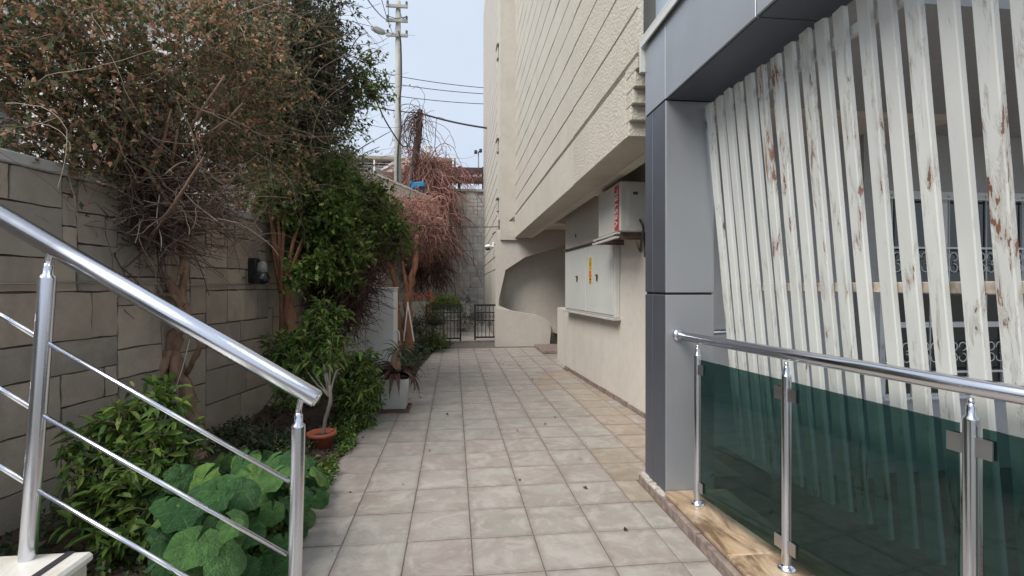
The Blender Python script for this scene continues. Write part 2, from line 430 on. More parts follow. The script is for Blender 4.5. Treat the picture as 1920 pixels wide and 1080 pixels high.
M['planter'] = simple('white_planter', (.46, .45, .42), .5, var=.12, scale=6)
M['saucer'] = simple('brown_saucer', (.12, .06, .04), .5, var=.2)
M['blue'] = simple('blue_plastic', (.015, .19, .40), .5, bump=.05)
M['string'] = simple('white_string', (.55, .52, .47), .9)
M['roof'] = simple('terrace_roof', (.30, .28, .22), .8)
M['curtain'] = simple('pale_window', (.55, .56, .62), .3, bump=0)
M['wood_dark'] = simple('dark_wood', (.09, .055, .05), .85, var=.4, scale=10)

def m_bark(name, a, b):
    n = NT(name); n.col(n.ramp(n.noise(16, 8, .7, (1, 1, .22)), [(.3, a), (.7, b)])); n.rough(.95)
    n.bump(n.noise(24, 7, .7, (1, 1, .2)), .9, .012); return n.m
M['bark'] = m_bark('bark_brown', (.15, .085, .055), (.36, .235, .16))
M['bark_grey'] = m_bark('bark_grey', (.14, .12, .10), (.30, .27, .23))
M['bark_red'] = m_bark('bark_reddish', (.17, .08, .045), (.34, .17, .10))
def m_leaf(name, stops, r=.5, trans=.3, vein=False):
    n = NT(name); c = n.ramp(n.island(), stops)
    c = n.mix(n.ramp(n.noise(5, 3), [(.3, .72), (.7, 1.0)]), (0, 0, 0), c) if False else n.mix(1.0, c, n.ramp(n.noise(3, 4), [(.3, .7), (.7, 1.15)]), 'MULTIPLY')
    n.col(c); n.rough(r); n.b.inputs['Specular IOR Level'].default_value = .35
    tl = n.N.new('ShaderNodeBsdfTranslucent'); n.l(c, tl.inputs['Color'])
    m = n.N.new('ShaderNodeMixShader'); m.inputs[0].default_value = trans
    n.l(n.b.outputs[0], m.inputs[1]); n.l(tl.outputs[0], m.inputs[2]); n.l(m.outputs[0], n.out.inputs['Surface'])
    if vein: n.bump(n.noise(60, 3), .4, .004)
    return n.m
M['leaf_boug'] = m_leaf('foliage_olive_brown', [(0, (.07, .11, .05)), (.33, (.13, .17, .075)), (.52, (.21, .22, .10)), (.66, (.34, .22, .13)), (.83, (.54, .28, .16)), (1, (.74, .43, .27))])
M['leaf_dark'] = m_leaf('foliage_dark_green', [(0, (.035, .065, .04)), (.5, (.07, .11, .05)), (.85, (.12, .155, .06)), (1, (.22, .17, .10))])
M['leaf_mid'] = m_leaf('foliage_mid_green', [(0, (.055, .115, .03)), (.5, (.11, .20, .04)), (.85, (.19, .29, .055)), (1, (.30, .36, .08))])
M['leaf_bright'] = m_leaf('foliage_bright_green', [(0, (.05, .11, .02)), (.5, (.10, .19, .03)), (.85, (.19, .27, .05)), (1, (.30, .33, .10))])
M['leaf_mallow'] = m_leaf('mallow_leaf', [(0, (.030, .085, .03)), (.6, (.045, .12, .038)), (1, (.085, .19, .045))], .6, .25, True)
M['leaf_lime'] = m_leaf('foliage_lime', [(0, (.10, .20, .02)), (1, (.22, .36, .04))])
M['leaf_grey'] = m_leaf('strap_leaf', [(0, (.05, .07, .05)), (.6, (.10, .12, .09)), (1, (.20, .15, .11))])
M['leaf_dead'] = m_leaf('dead_leaf', [(0, (.05, .028, .026)), (.6, (.09, .045, .04)), (1, (.28, .14, .09))])
M['flower'] = m_leaf('red_flower', [(0, (.55, .08, .05)), (1, (.75, .18, .10))])
def m_mallow():
    n = NT('mallow_leaf'); c = n.ramp(n.rnd(), [(0, (.03, .11, .03)), (.5, (.055, .165, .045)), (.85, (.09, .21, .05)), (1, (.16, .30, .06))])
    sp = n.N.new('ShaderNodeSeparateXYZ'); n.l(n.tc.outputs['Object'], sp.inputs[0])
    at2 = n.N.new('ShaderNodeMath'); at2.operation = 'ARCTAN2'; n.l(sp.outputs[1], at2.inputs[0]); n.l(sp.outputs[0], at2.inputs[1])
    k = n.N.new('ShaderNodeMath'); k.operation = 'MULTIPLY'; n.l(at2.outputs[0], k.inputs[0]); k.inputs[1].default_value = 6
    cs = n.N.new('ShaderNodeMath'); cs.operation = 'COSINE'; n.l(k.outputs[0], cs.inputs[0])
    v = n.ramp(cs.outputs[0], [(.955, 0), (1.0, .55)]); c = n.mix(v, c, (.16, .27, .12))
    c = n.mix(1.0, c, n.ramp(n.noise(2.5, 5), [(.3, .6), (.7, 1.2)]), 'MULTIPLY')
    n.col(c); n.rough(.5); n.bump(n.noise(9, 5), .6, .06)
    tl = n.N.new('ShaderNodeBsdfTranslucent'); n.l(c, tl.inputs['Color']); m = n.N.new('ShaderNodeMixShader'); m.inputs[0].default_value = .25
    n.l(n.b.outputs[0], m.inputs[1]); n.l(tl.outputs[0], m.inputs[2]); n.l(m.outputs[0], n.out.inputs['Surface']); return n.m
M['leaf_mallow'] = m_mallow()
def m_twig(name, stops):
    n = NT(name); n.col(n.ramp(n.island(), stops)); n.rough(.9); return n.m
M['twig'] = m_twig('twig_brown', [(0, (.10, .065, .05)), (.6, (.20, .14, .105)), (1, (.34, .27, .21))])
M['twig_dark'] = m_twig('twig_dark', [(0, (.06, .036, .032)), (.7, (.12, .07, .06)), (1, (.22, .15, .12))])
M['twig_red'] = m_twig('twig_reddish', [(0, (.20, .09, .075)), (.6, (.34, .17, .14)), (1, (.50, .30, .24))])

# ================================================================== THE SETTING
b = MB(); b.box((-250, -250, -.5), (250, 600, -.46)); struct(b.build('ground', M['ground']))
# path: bedding with every tile its own piece, turned a little to the building
T = .35; TA = R(.75)
path = MB(); path.add([(-1.0, .2, -.3), (1.3, .2, -.3), (1.3, 3.4, -.3), (2.3, 3.42, -.3), (2.3, 13.2, -.3), (-.62, 13.2, -.3), (-.62, 5.9, -.3), (-1.0, 5.9, -.3),
    (-1.0, .2, -.0045), (1.3, .2, -.0045), (1.3, 3.4, -.0045), (2.3, 3.42, -.0045), (2.3, 13.2, -.0045), (-.62, 13.2, -.0045), (-.62, 5.9, -.0045), (-1.0, 5.9, -.0045)],
    [(7, 6, 5, 4, 3, 2, 1, 0), tuple(range(8, 16))] + [(i, (i + 1) % 8, 8 + (i + 1) % 8, 8 + i) for i in range(8)])
pathO = struct(path.build('path', M['grout'], origin=(0, 0, 0)))
def left_edge(y):
    return -.965 if y < 5.75 else (-.70 if y < 8.5 else -.70 + (y - 8.5) * .07)
def right_edge(y):
    return 1.268 if y < 3.5 else (2.08 if y < 4.2 else 2.03 - (y - 4.2) * .066 if y < 8.4 else 2.2)
tile_cache = {}
rowY = 2.737 - 7 * T; ntile = 0
for j in range(31):
    for i in range(-4, 7):
        # tile corners in the tile frame, anchored at (.062, 2.737)
        lx0 = i * T; lx1 = lx0 + T; yc = rowY + j * T + T / 2
        xa = .062 + lx0 + (yc - 2.737) * math.sin(TA) * -1; xb = xa + T
        le, re = left_edge(yc), right_edge(yc)
        if xb <= le + .02 or xa >= re - .02: continue
        a0, b0 = max(xa, le), min(xb, re)
        if b0 - a0 < .03: continue
        g = .0032
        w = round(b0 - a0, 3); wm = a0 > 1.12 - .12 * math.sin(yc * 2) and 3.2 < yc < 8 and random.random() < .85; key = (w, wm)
        if key not in tile_cache:
            mb = MB(); mb.box((-w / 2 + .0026, -T / 2 + .0042, -.02), (w / 2 - .0026, T / 2 - .0042, 0), bev=.0022)
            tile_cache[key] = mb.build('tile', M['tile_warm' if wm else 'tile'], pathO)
            o = tile_cache[key]
        else:
            o = tile_cache[key].copy(); COL.objects.link(o)
        o.location = ((a0 + b0) / 2, yc, random.uniform(-.001, .0012))
        o.rotation_euler = (random.uniform(-.002, .002), random.uniform(-.002, .002), TA + random.uniform(-.002, .002)); ntile += 1
# garden bed
bed = MB()
nx, ny = 26, 90; vs = []; fs = []
def wallx(y): return -3.014 + .15 * y
for j in range(ny + 1):
    y = .9 + (13.5 - .9) * j / ny
    for i in range(nx + 1):
        t = i / nx; x0 = wallx(y) - .1; x1 = left_edge(y) + .005 if y < 11 else left_edge(11)
        x = x0 + (x1 - x0) * t
        z = -.03 + .035 * math.sin(x * 7 + y * 3) * math.sin(y * 5 - x * 2) + .05 * min(1, (1 - t) * 3) + random.uniform(-.008, .008)
        if t > .9: z = min(z, -.012)
        vs.append((x, y, z))
for j in range(ny):
    for i in range(nx): k = j * (nx + 1) + i; fs.append((k, k + 1, k + nx + 2, k + nx + 1))
struct(mesh_obj('garden_bed', vs, fs, M['soil'], smooth=True))

# ---- random ashlar packing
def ashlar(nu, nv, sizes, seed):
    rr = random.Random(seed); occ = [[0] * nu for _ in range(nv)]; out = []
    for v in range(nv):
        for u in range(nu):
            if occ[v][u]: continue
            w, h = rr.choice(sizes)
            w = min(w, nu - u); h = min(h, nv - v)
            while w > 1 and any(occ[v][u + k] for k in range(w)): w -= 1
            for a in range(h):
                for c in range(w): occ[v + a][u + c] = 1
            out.append((u, v, w, h))
    return out
def stone_block(name, w, h, d, mat, parent, Mx, gap=.008, seed=0, lumpy=.004):
    """front face in local xz plane at y=0 facing -y; sized w x h"""
    rr = random.Random(seed); nx_, nz_ = 4, 3; vs = []; fs = []
    for k in range(nz_ + 1):
        for i in range(nx_ + 1):
            e = 0 if (i in (0, nx_) or k in (0, nz_)) else 1
            x = gap + (w - 2 * gap) * i / nx_; z = gap + (h - 2 * gap) * k / nz_
            if not e: x += rr.uniform(-.005, .005); z += rr.uniform(-.005, .005)
            y = (-lumpy * rr.uniform(.1, 1.0)) if e else -lumpy * rr.uniform(0, .7)
            vs.append((x, y, z))
    nf = len(vs)
    for k in range(nz_):
        for i in range(nx_): q = k * (nx_ + 1) + i; fs.append((q, q + 1, q + nx_ + 2, q + nx_ + 1))
    ring = [i for i in range(nx_ + 1)] + [(nx_ + 1) * k + nx_ for k in range(1, nz_ + 1)] + [(nx_ + 1) * nz_ + i for i in range(nx_ - 1, -1, -1)] + [(nx_ + 1) * k for k in range(nz_ - 1, 0, -1)]
    m = len(ring)
    for i in ring: v = vs[i]; vs.append(v)
    for i in ring: v = vs[i]; vs.append((v[0], d, v[2]))
    for i in range(m): j = (i + 1) % m; fs.append((nf + j, nf + i, nf + m + i, nf + m + j))
    me = bpy.data.meshes.new(name); me.from_pydata(vs, [], fs); me.materials.append(mat)
    me.polygons.foreach_set('use_smooth', [i < nx_ * nz_ for i in range(len(fs))]); me.update()
    o = bpy.data.objects.new(name, me); COL.objects.link(o); o.parent = parent; o.matrix_local = Mx
    return o
# garden wall: from y=1.2 to y=9.3
WA = math.atan(.15)
wy0, wy1 = 1.2, 9.3; wlen = (wy1 - wy0) / math.cos(WA)
wall = thing('garden_wall', 'brown stone block garden wall behind the planted bed, with trunks climbing it', 'wall', (wallx(wy0), wy0, 0))
# local frame: x along the wall, y into it (away from the path), z up
Wm = Matrix(((math.sin(WA), -math.cos(WA), 0, 0), (math.cos(WA), math.sin(WA), 0, 0), (0, 0, 1, 0), (0, 0, 0, 1)))
U = .105; HV = 20
core = MB(); core.box((0, .022, -.1), (wlen, .26, HV * U), M=Matrix.Translation(wall.location) @ Wm); core.build('wall_core', M['mortar'], wall)
big = [(4, 2), (5, 3), (3, 2), (5, 2), (4, 3), (6, 3), (4, 2), (5, 2), (3, 3)]
for k, (u, v, w, h) in enumerate(ashlar(int(wlen / U), HV, big, 5)):
    stone_block('block', w * U, h * U, .03, M['block'], wall, Wm @ Matrix.Translation((u * U, random.uniform(-.007, .005), v * U - .0)), .006, k, .010)
for k in range(14):
    cp = MB(); x0 = k * wlen / 14; cp.box((x0 + .004, -.03, HV * U), (x0 + wlen / 14 - .004, .29, HV * U + .07), M=Matrix.Translation(wall.location) @ Wm, bev=.008)
    cp.build('coping_stone', M['cap'], wall)
# conduit run on the wall
cpts = [Matrix.Translation(wall.location) @ Wm @ Vector((x, -.03, 1.42 + .008 * math.sin(x * 3))) for x in np.linspace(.3, 6.6, 24)]
c = MB(); c.tube(cpts, .006, 6); c.build('conduit', M['steel_dull'], wall, smooth=True)

# far retaining wall
rw = thing('retaining_wall', 'tall grey stone retaining wall closing the end of the passage', 'wall', (-9, 20.0, -.3))
RH = 5.25
m_ = MB(); m_.box((-9, 20.02, -.46), (3, 20.6, RH)); m_.build('wall_core', M['mortar_far'], rw)
Ru = .15
cnt = 0
nuu = int(4.6 / Ru); nvv = int((RH + .3) / Ru)
for k, (u, v, w, h) in enumerate(ashlar(nuu, nvv, [(2, 1), (3, 2), (2, 2), (1, 1), (3, 1), (2, 1), (3, 2), (1, 2), (4, 2)], 9)):
    if cnt >= 298: break
    Mx = Matrix.Translation((7.6 - .6 + u * Ru, random.uniform(-.012, .008), v * Ru))
    if v * Ru < .5 : continue
    stone_block('block', w * Ru, h * Ru, .03, M['block_far'], rw, Mx, .006, k, .012); cnt += 1
# rough render that takes over to the left of the stones and on top
m_ = MB(); m_.box((-9, 19.985, -.3), (-2.05, 20.03, RH)); m_.build('render', M['block_far'], rw)
m_ = MB(); m_.box((-9, 19.94, RH), (3, 20.65, RH + .1)); m_.build('coping', M['cap'], rw)
# dirty beam fence on top of it
bf = thing('beam_fence', 'dark vine-covered horizontal beams on posts on top of the retaining wall', 'fence', at(870, 345, 20.2))
z0 = RH + .1
for zz in (z0 + .28, z0 + .66):
    m_ = MB(); m_.box((-2.2, 20.15, zz), (1.2, 20.3, zz + .26)); m_.build('beam', M['wood_dark'], bf)
for x in (-2.1, -1.1, -.1, .9):
    m_ = MB(); m_.box((x, 20.31, z0), (x + .12, 20.42, z0 + 1.0)); m_.build('post', M['wood_dark'], bf)

# terrain behind: terrace the far house stands on
m_ = MB(); m_.box((-60, 20.7, -.4), (30, 90, 4.9)); struct(m_.build('hill_terrace', M['ground']))
m_ = MB(); m_.box((-60, -3, -.4), (-3.3, 20.6, 1.6)); struct(m_.build('neighbour_terrace', M['ground']))

# ================================================================== APARTMENT BUILDING
bd = thing('apartment_building', 'cream stucco apartment block with grooved facade overhanging the tiled passage', 'building', (1.3, 4, 0))
FX = 1.285; FY0, FY1 = 3.585, 11.53; ZB = 2.55
m_ = MB(); m_.box((FX + .035, FY0 + .25, 3.0), (9, FY1 - .004, 12)); m_.build('wall', M['stucco'], bd)
# bands divided by grooves, in two runs that meet at y=5.5
zb = 3.085; BH = .34; k = 0
while zb < 11.5:
    g = .019 if k else .026
    for (ya, yb, mt, pr) in ((3.40, 5.497, 'stucco_rough', 0), (5.503, FY1, 'stucco', .004)):
        y0 = ya
        if ya < 4: y0 = 3.47
        poly = [(FX + pr, y0, zb + g), (FX + pr + .0, y0, zb + BH - g * .3), (FX + pr + .008, y0, zb + BH), (FX + .05, y0, zb + BH), (FX + .05, y0, zb), (FX + pr + .022, y0, zb)]
        # cut into lengths so that the stucco looks hand made
        m_ = MB(); n = int((yb - y0) / .35) + 1; vs = []; fs = []; N = len(poly)
        for i in range(n + 1):
            y = y0 + (yb - y0) * i / n; wob = math.sin(y * 2.1 + k) * .004 + random.uniform(-.003, .003); wx = random.uniform(-.0025, .0025)
            for q, p in enumerate(poly): vs.append((p[0] + wx, y, p[2] + (wob if q in (0, 5) else 0)))
        for i in range(n):
            for q in range(N): a = i * N + q; c2 = i * N + (q + 1) % N; fs.append((a, c2, c2 + N, a + N))
        fs.append(tuple(range(N))); fs.append(tuple(range(n * N, n * N + N))[::-1])
        m_.add(vs, fs); m_.build('panel', M[mt], bd)
    zb += BH; k += 1
# fascia below the bands, in two runs, and corbelled end
m_ = MB(); m_.box((FX - .004, 3.70, ZB), (FX + .3, 5.5, 3.06), bev=.008); m_.build('fascia', M['stucco_rough'], bd)
m_ = MB(); m_.box((FX, 5.503, ZB), (FX + .3, FY1, 3.06), bev=.004); m_.build('fascia', M['stucco'], bd)
m_ = MB(); m_.box((FX + .028, 3.6, 3.06), (FX + .3, FY1, 3.1)); m_.build('groove', M['mortar'], bd)
steps = [(3.645, 2.55, 2.665), (3.60, 2.66, 2.775), (3.555, 2.77, 2.885), (3.51, 2.88, 3.0), (3.47, 2.995, 3.085)]
for (y, za, zc) in steps:
    m_ = MB(); m_.box((FX - .002, y, za + .0), (FX + .34, 3.72, zc - .004), bev=.006); m_.build('corbel', M['stucco_rough'], bd)
# soffit with a recessed bay
m_ = MB(); m_.box((FX + .3, 3.6, ZB + .0), (FX + .42, FY1, 3.0)); m_.build('soffit_beam', M['plaster_shade'], bd)
m_ = MB(); m_.box((FX + .42, 3.6, ZB + .2), (4, FY1, 3.0)); m_.build('soffit', M['plaster_shade'], bd)
m_ = MB(); m_.box((FX + .42, 5.9, ZB + .02), (2.3, 6.2, ZB + .2)); m_.build('cross_beam', M['plaster_shade'], bd)
m_ = MB(); m_.box((FX + .42, 9.0, ZB + .02), (2.6, 9.25, ZB + .2)); m_.build('cross_beam', M['plaster_shade'], bd)
# lower wall set back
def lwx(y): return 2.0 - (y - 4.2) * .055
m_ = MB(); m_.prism([(lwx(4.13), 4.13, -.1), (lwx(8.2), 8.2, -.1), (3.7, 8.2, -.1), (3.7, 4.13, -.1)], (0, 0, ZB + .3)); m_.build('lower_wall', M['plaster'], bd)
for q in range(9):
    ya, yb = 4.15 + q * .45, min(4.15 + q * .45 + .445, 8.2)
    m_ = MB(); m_.prism([(lwx(ya) - .016, ya, 0), (lwx(yb) - .016, yb, 0), (lwx(yb) - .0, yb, 0), (lwx(ya) - .0, ya, 0)], (0, 0, .055 + random.uniform(-.004, .006)))
    m_.build('skirting_tile', M['kerb'], bd)
# pier with a ragged edge beyond the lower wall
m_ = MB(); m_.prism([(1.80, 8.205, 0), (1.86, 9.3, 0), (2.6, 9.3, 0), (2.6, 8.205, 0)], (0, 0, 1.0)); m_.build('pier', M['plaster'], bd)
# rear wall under the overhang with the slanted stair opening
Yr = 11.6
def pr(px, py, Y=Yr): p = ony(px, py, Y); return (p.x, Y, p.z)
outer = [pr(930, 641), pr(930, 380), pr(1130, 380), pr(1130, 440), pr(1075, 455), pr(985, 482), pr(948, 506), pr(925 + 8, 572), pr(1035, 612), pr(1040, 641)]
outer[1] = (outer[0][0], Yr, ZB + .2); outer[2] = (3.2, Yr, ZB + .2); outer[3] = (3.2, Yr, 2.25)
m_ = MB(); m_.prism(outer, (0, .16, 0)); m_.build('stair_wall', M['plaster'], bd)
m_ = MB(); m_.box((.99, 12.05, -.1), (4, 12.45, 2.9)); m_.build('inner_wall', M['plaster'], bd)
m_ = MB(); m_.prism([pr(930, 580, 11.9), pr(1090, 630, 11.9), pr(1090, 640, 11.9), pr(930, 590, 11.9)], (0, .8, 0)); m_.build('stair_underside', M['plaster_shade'], bd)
# low rounded wall
pts = [pr(928, 577, 11.5), pr(1005, 590, 11.5), pr(1022, 597, 11.5), pr(1029, 607, 11.5), pr(1031, 620, 11.5), pr(1029, 638, 11.5)]
pts = [(p[0], 11.35, p[2]) for p in pts]; pts += [(pts[-1][0], 11.35, 0), (pts[0][0], 11.35, 0)]
m_ = MB(); m_.prism(pts, (0, .24, 0)); m_.build('low_wall', M['plaster'], bd)
m_ = MB(); m_.box((1.7, 10.0, 0), (2.5, 11.2, .07), bev=.01); m_.build('step', M['kerb'], bd)
# return, smooth pilaster and second grooved facade
m_ = MB(); m_.box((.94, 11.535, ZB - .05), (1.6, 12.5, 12.5)); m_.build('pilaster', M['stucco_far'], bd)
m_ = MB(); m_.box((.98, 12.505, -.1), (6, 19.98, 12.5)); m_.build('rear_wall', M['stucco_far'], bd)
m_ = MB(); m_.box((.935, 11.77, -.05), (.99, 12.5, ZB - .055)); m_.build('pilaster_foot', M['stucco_far'], bd)
zb = 1.85; k = 0
while zb < 12.2:
    m_ = MB(); m_.box((.935, 12.52 + .0, zb + .012), (.982, 19.97, zb + .33), bev=.006); m_.build('panel', M['stucco_far'], bd); zb += .34; k += 1
m_ = MB(); m_.box((.94, 12.52, -.1), (.982, 19.97, 1.845)); m_.build('plinth', M['stucco_far'], bd)
# notches with small ledges on the pilaster seen edge-on
for zz in (5.0, 7.3, 9.6, 3.55):
    m_ = MB(); m_.box((.88, 11.9, zz), (.94, 12.3, zz + .04), bev=.004); m_.box((.90, 12.0, zz - .30), (.94, 12.2, zz - .02), bev=.01); m_.build('ledge', M['kerb_light'], bd)
# bracket the cable is tied to
m_ = MB(); p = Vector((.93, 11.75, 2.9)); m_.tube([p + Vector((-.16, .0, -.25)), p + Vector((.34, -.26, .13))], .016, 6); m_.tube([p + Vector((0, 0, .1)), p + Vector((0, 0, -.12))], .02, 6)
m_.build('cable_bracket', M['brown_metal'], bd)
# wall facing the camera behind the slat screen, with its window
m_ = MB()
BWY = 4.1; wx0, wx1, wz0, wz1 = 3.81, 6.4, .35, 2.28
m_.box((1.66, BWY, -.45), (wx0, BWY + .15, 2.8)); m_.box((wx1, BWY, -.45), (8, BWY + .15, 2.8)); m_.box((wx0, BWY, wz1), (wx1, BWY + .15, 2.8)); m_.box((wx0, BWY, -.45), (wx1, BWY + .15, wz0))
m_.build('porch_wall', M['grey_wall'], bd)
m_ = MB(); m_.box((3.56, BWY - .1, -.45), (3.68, BWY - .003, 2.8)); m_.build('pilaster', M['grey_wall'], bd)
m_ = MB(); m_.box((1.65, 2.2, 2.8), (8, BWY - .003, 3.2)); m_.build('porch_ceiling', M['grey_wall'], bd)
m_ = MB(); m_.box((1.66, -1.4, -.46), (6.9, BWY - .01, -.30)); m_.build('porch_floor', M['kerb'], bd)
m_ = MB(); m_.box((4.5, 4.5, 0), (9, 11.5, 3.0)); m_.build('wall', M['plaster'], bd)
wn = MB(); fr = .06
for (a, c_, d, e) in ((wx0, wx1, wz1 - fr, wz1), (wx0, wx1, wz0, wz0 + fr), (wx0, wx1, 1.02, 1.07)):
    wn.box((a, BWY + .01, d), (c_, BWY + .07, e))
nmul = 4
for i in range(nmul + 1):
    x = wx0 + (wx1 - wx0 - fr) * i / nmul; wn.box((x, BWY + .008, wz0 + fr), (x + fr, BWY + .072, wz1 - fr))
win = wn.build('window', M['white_metal'], bd)
wloc = wpos(win)
for i in range(nmul):
    x = wx0 + (wx1 - wx0 - fr) * i / nmul + fr
    for (a, c_) in ((wz0 + fr, 1.02), (1.07, wz1 - fr)):
        m_ = MB(); m_.box((x, BWY + .03, a), (x + (wx1 - wx0 - fr) / nmul - fr, BWY + .045, c_)); m_.build('pane', M['pane'], win)
def ring(c_, r, n=14, a0=0, a1=2 * PI): return [Vector((c_[0] + r * math.cos(a), c_[1], c_[2] + r * math.sin(a))) for a in np.linspace(a0, a1, n)]
gy = BWY - .06
m_ = MB()
for zz in (wz0 + .04, wz1 - .08, 1.75, .62): m_.box((wx0 - .02, gy - .008, zz - .009), (wx1, gy + .008, zz + .009))
m_.build('grille_rail', M['white_metal'], win)
x = wx0 + .06; q = 0
while x < wx1:
    m_ = MB(); m_.tube([(x, gy, wz0), (x, gy, wz1 - .05)], .0075, 6)
    for zc in (1.62, .80):
        for sx_ in (-1, 1):
            m_.tube(ring((x + sx_ * .048, gy, zc + .05), .038, 12, -PI / 2, PI * 1.1), .0055, 5); m_.tube(ring((x + sx_ * .048, gy, zc - .05), .038, 12, PI / 2, -PI * 1.1), .0055, 5)
    m_.build('grille_bar', M['white_metal'], win, smooth=True); x += .19; q += 1

# ================================================================== PORTAL (aluminium cladding)
po = thing('entrance_portal', 'grey blue metal clad square column and beam framing the entrance', 'portal', (1.46, 3.2, 0))
CX0, CX1, CY0, CY1 = 1.31, 1.64, 3.03, 3.375
core = MB(); core.box((CX0 + .012, CY0 + .012, .05), (CX1 - .012, CY1, 3.15)); core.box((CX0 + .012, -1.5, 2.61), (CX1 - .012, CY0 + .012, 3.15)); core.build('frame', M['joint'], po)
def panel(a, c_, mat): m = MB(); m.box(a, c_, bev=.003); return m.build('cladding_panel', mat, po)
# column: camera face lower and upper, path face in two strips
for (za, zc) in ((.055, 1.345), (1.36, 2.595)):
    panel((CX0 + .003, CY0, za), (CX1, CY0 + .012, zc), M['clad'])
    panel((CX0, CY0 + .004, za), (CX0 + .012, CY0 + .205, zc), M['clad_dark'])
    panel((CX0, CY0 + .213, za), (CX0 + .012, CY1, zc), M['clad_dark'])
    panel((CX1 - .012, CY0 + .013, za), (CX1, CY1, zc), M['clad'])
# beam
panel((CX0, CY0 + .004, 2.606), (CX0 + .012, CY1, 3.145), M['clad'])
ye = [CY0, 2.06, 1.0, 0, -1.4]
for a, c_ in zip(ye[:-1], ye[1:]):
    panel((CX0, c_ + .004, 2.603), (CX0 + .012, a - .004, 3.145), M['clad'])
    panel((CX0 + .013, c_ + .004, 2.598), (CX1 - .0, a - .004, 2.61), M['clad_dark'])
    panel((CX1 - .012, c_ + .004, 2.611), (CX1, a - .004, 3.145), M['clad'])
m_ = MB(); m_.box((CX0 - .03, -1.5, 3.15), (CX1 + .02, 3.41, 3.17), bev=.003); m_.box((CX0 - .03, -1.5, 3.10), (CX0 - .018, 3.41, 3.15)); m_.box((CX0 - .03, 3.38, 2.93), (CX0 + .02, 3.41, 3.10)); m_.build('flashing', M['cream_metal'], po)
ub = MB(); ub.box((CX0 + .10, -1.5, 3.171), (CX0 + .5, 3.44, 8), bev=.01); tag(ub.build('upper_facade_panel', M['clad_light'], origin=(1.5, 1, 3.17)), 'pale blue wall panel rising above the metal beam at the top right', 'wall panel')

# kerb and sill beneath
kb = thing('kerb', 'weathered dark kerb stones running from the column foot along the path edge', 'kerb', (1.29, 2, 0))
ys = [3.40, 3.0, 2.55, 2.1, 1.6, 1.1, .6, .1]
for a, c_ in zip(ys[:-1], ys[1:]):
    m_ = MB(); x = 1.272 + random.uniform(-.003, .003)
    m_.box((x, c_ + .004, -.3), (x + .035, a - .004, .058 + random.uniform(-.003, .003)), bev=.004); m_.build('kerb_stone', M['kerb'], kb)
m_ = MB()
for i in range(60):
    y = random.uniform(3.02, 3.4); x = 1.30 + random.uniform(-.012, .012); s_ = random.uniform(.008, .02)
    m_.box((x - s_, y - s_ * 1.5, .05), (x + s_, y + s_ * 1.5, .06 + random.uniform(0, .018)), bev=.003)
m_.build('crumbled_mortar', M['kerb_light'], kb)
sl = thing('marble_sill', 'rust stained orange marble sill slabs under the glass balustrade', 'sill', (1.5, 2, 0))
ys = [3.03, 2.27, 1.5, .7, -.2]
for k, (a, c_) in enumerate(zip(ys[:-1], ys[1:])):
    m_ = MB(); m_.box((1.300, c_ + .0015, .06), (1.72, a - .0015, .088), bev=.007); m_.build('slab', M['marble'], sl)
m_ = MB(); m_.box((1.306, -.2, -.45), (1.70, 3.03, .058)); m_.build('sill_base', M['kerb'], sl)

# ================================================================== GLASS BALUSTRADE
ba = thing('glass_balustrade', 'steel posts and handrail holding dark green glass panels beside the slats', 'railing', (1.5, 2.1, .088))
P1, P2, P3 = Vector((1.424, 2.826, 0)), Vector((1.508, 2.134, 0)), Vector((1.600, 1.385, 0))
P4 = P3 + (P3 - P2) * 1.02; dirb = (P3 - P1).normalized()
lean = Vector((0, 0, 1)); perp = Vector((-dirb.y, dirb.x, 0))
def post(base, top, r, parent, name='post', mat='steel'):
    m = MB(); b0, t0 = Vector(base), Vector(top); ax = (t0 - b0); L = ax.length
    m.lathe(b0, [(r * 1.9, 0), (r * 1.9, .006), (r * 1.5, .014), (r * 1.02, .02), (r, .024), (r, L - .055), (r * .96, L - .048), (r * .62, L - .04), (r * .62, L - .015), (r * .5, L - .006), (r * .3, L)], 20, axis=ax)
    return m.build(name, M[mat], parent, smooth=True)
for p in (P1, P2, P3, P4):
    post(p + Vector((0, 0, .088)), p + Vector((0, 0, 1.035)), .021, ba)
    # saddle
    m_ = MB(); m_.tube([p + Vector((0, 0, 1.02)), p + Vector((.0, 0, 1.05))], .009, 8); m_.build('saddle', M['steel'], ba, smooth=True)
def hz(P, z): return Vector((P.x, P.y, z))
start = P1 + (P1 - P2) * .30
hr = MB(); A_, B_ = hz(start, 1.085), hz(P4 + (P4 - P3) * .5, 1.085); hr.tube([A_, B_], .0275, 28); hr.build('handrail', M['steel'], ba, smooth=True)
fl = MB(); fl.lathe(A_ + (A_ - B_).normalized() * -.004, [(.042, 0), (.042, .008), (.034, .016), (.028, .02)], 24, axis=(B_ - A_)); fl.build('flange', M['steel'], ba, smooth=True)
for a, c_ in ((P1, P2), (P2, P3), (P3, P4)):
    d = (c_ - a).normalized(); n_ = Vector((-d.y, d.x, 0)); q0 = a + d * .034 + n_ * -.0; q1 = c_ - d * .034
    o_ = n_ * .004
    m_ = MB(); m_.prism([hz(q0 + o_, .15), hz(q1 + o_, .15), hz(q1 + o_, .962), hz(q0 + o_, .962)], -n_ * .008); m_.build('glass_panel', M['glass'], ba)
    for (q, s_) in ((q0, 1), (q1, -1)):
        for zz in (.20, .90):
            for side in (1, -1):
                m_ = MB(); nn = n_ * side
                m_.prism([hz(q - d * s_ * .016 + nn * .0055, zz - .03), hz(q + d * s_ * .03 + nn * .0055, zz - .03), hz(q + d * s_ * .03 + nn * .0055, zz + .03), hz(q - d * s_ * .016 + nn * .0055, zz + .03)], nn * .006)
                m_.build('clamp', M['steel_dull'], ba)
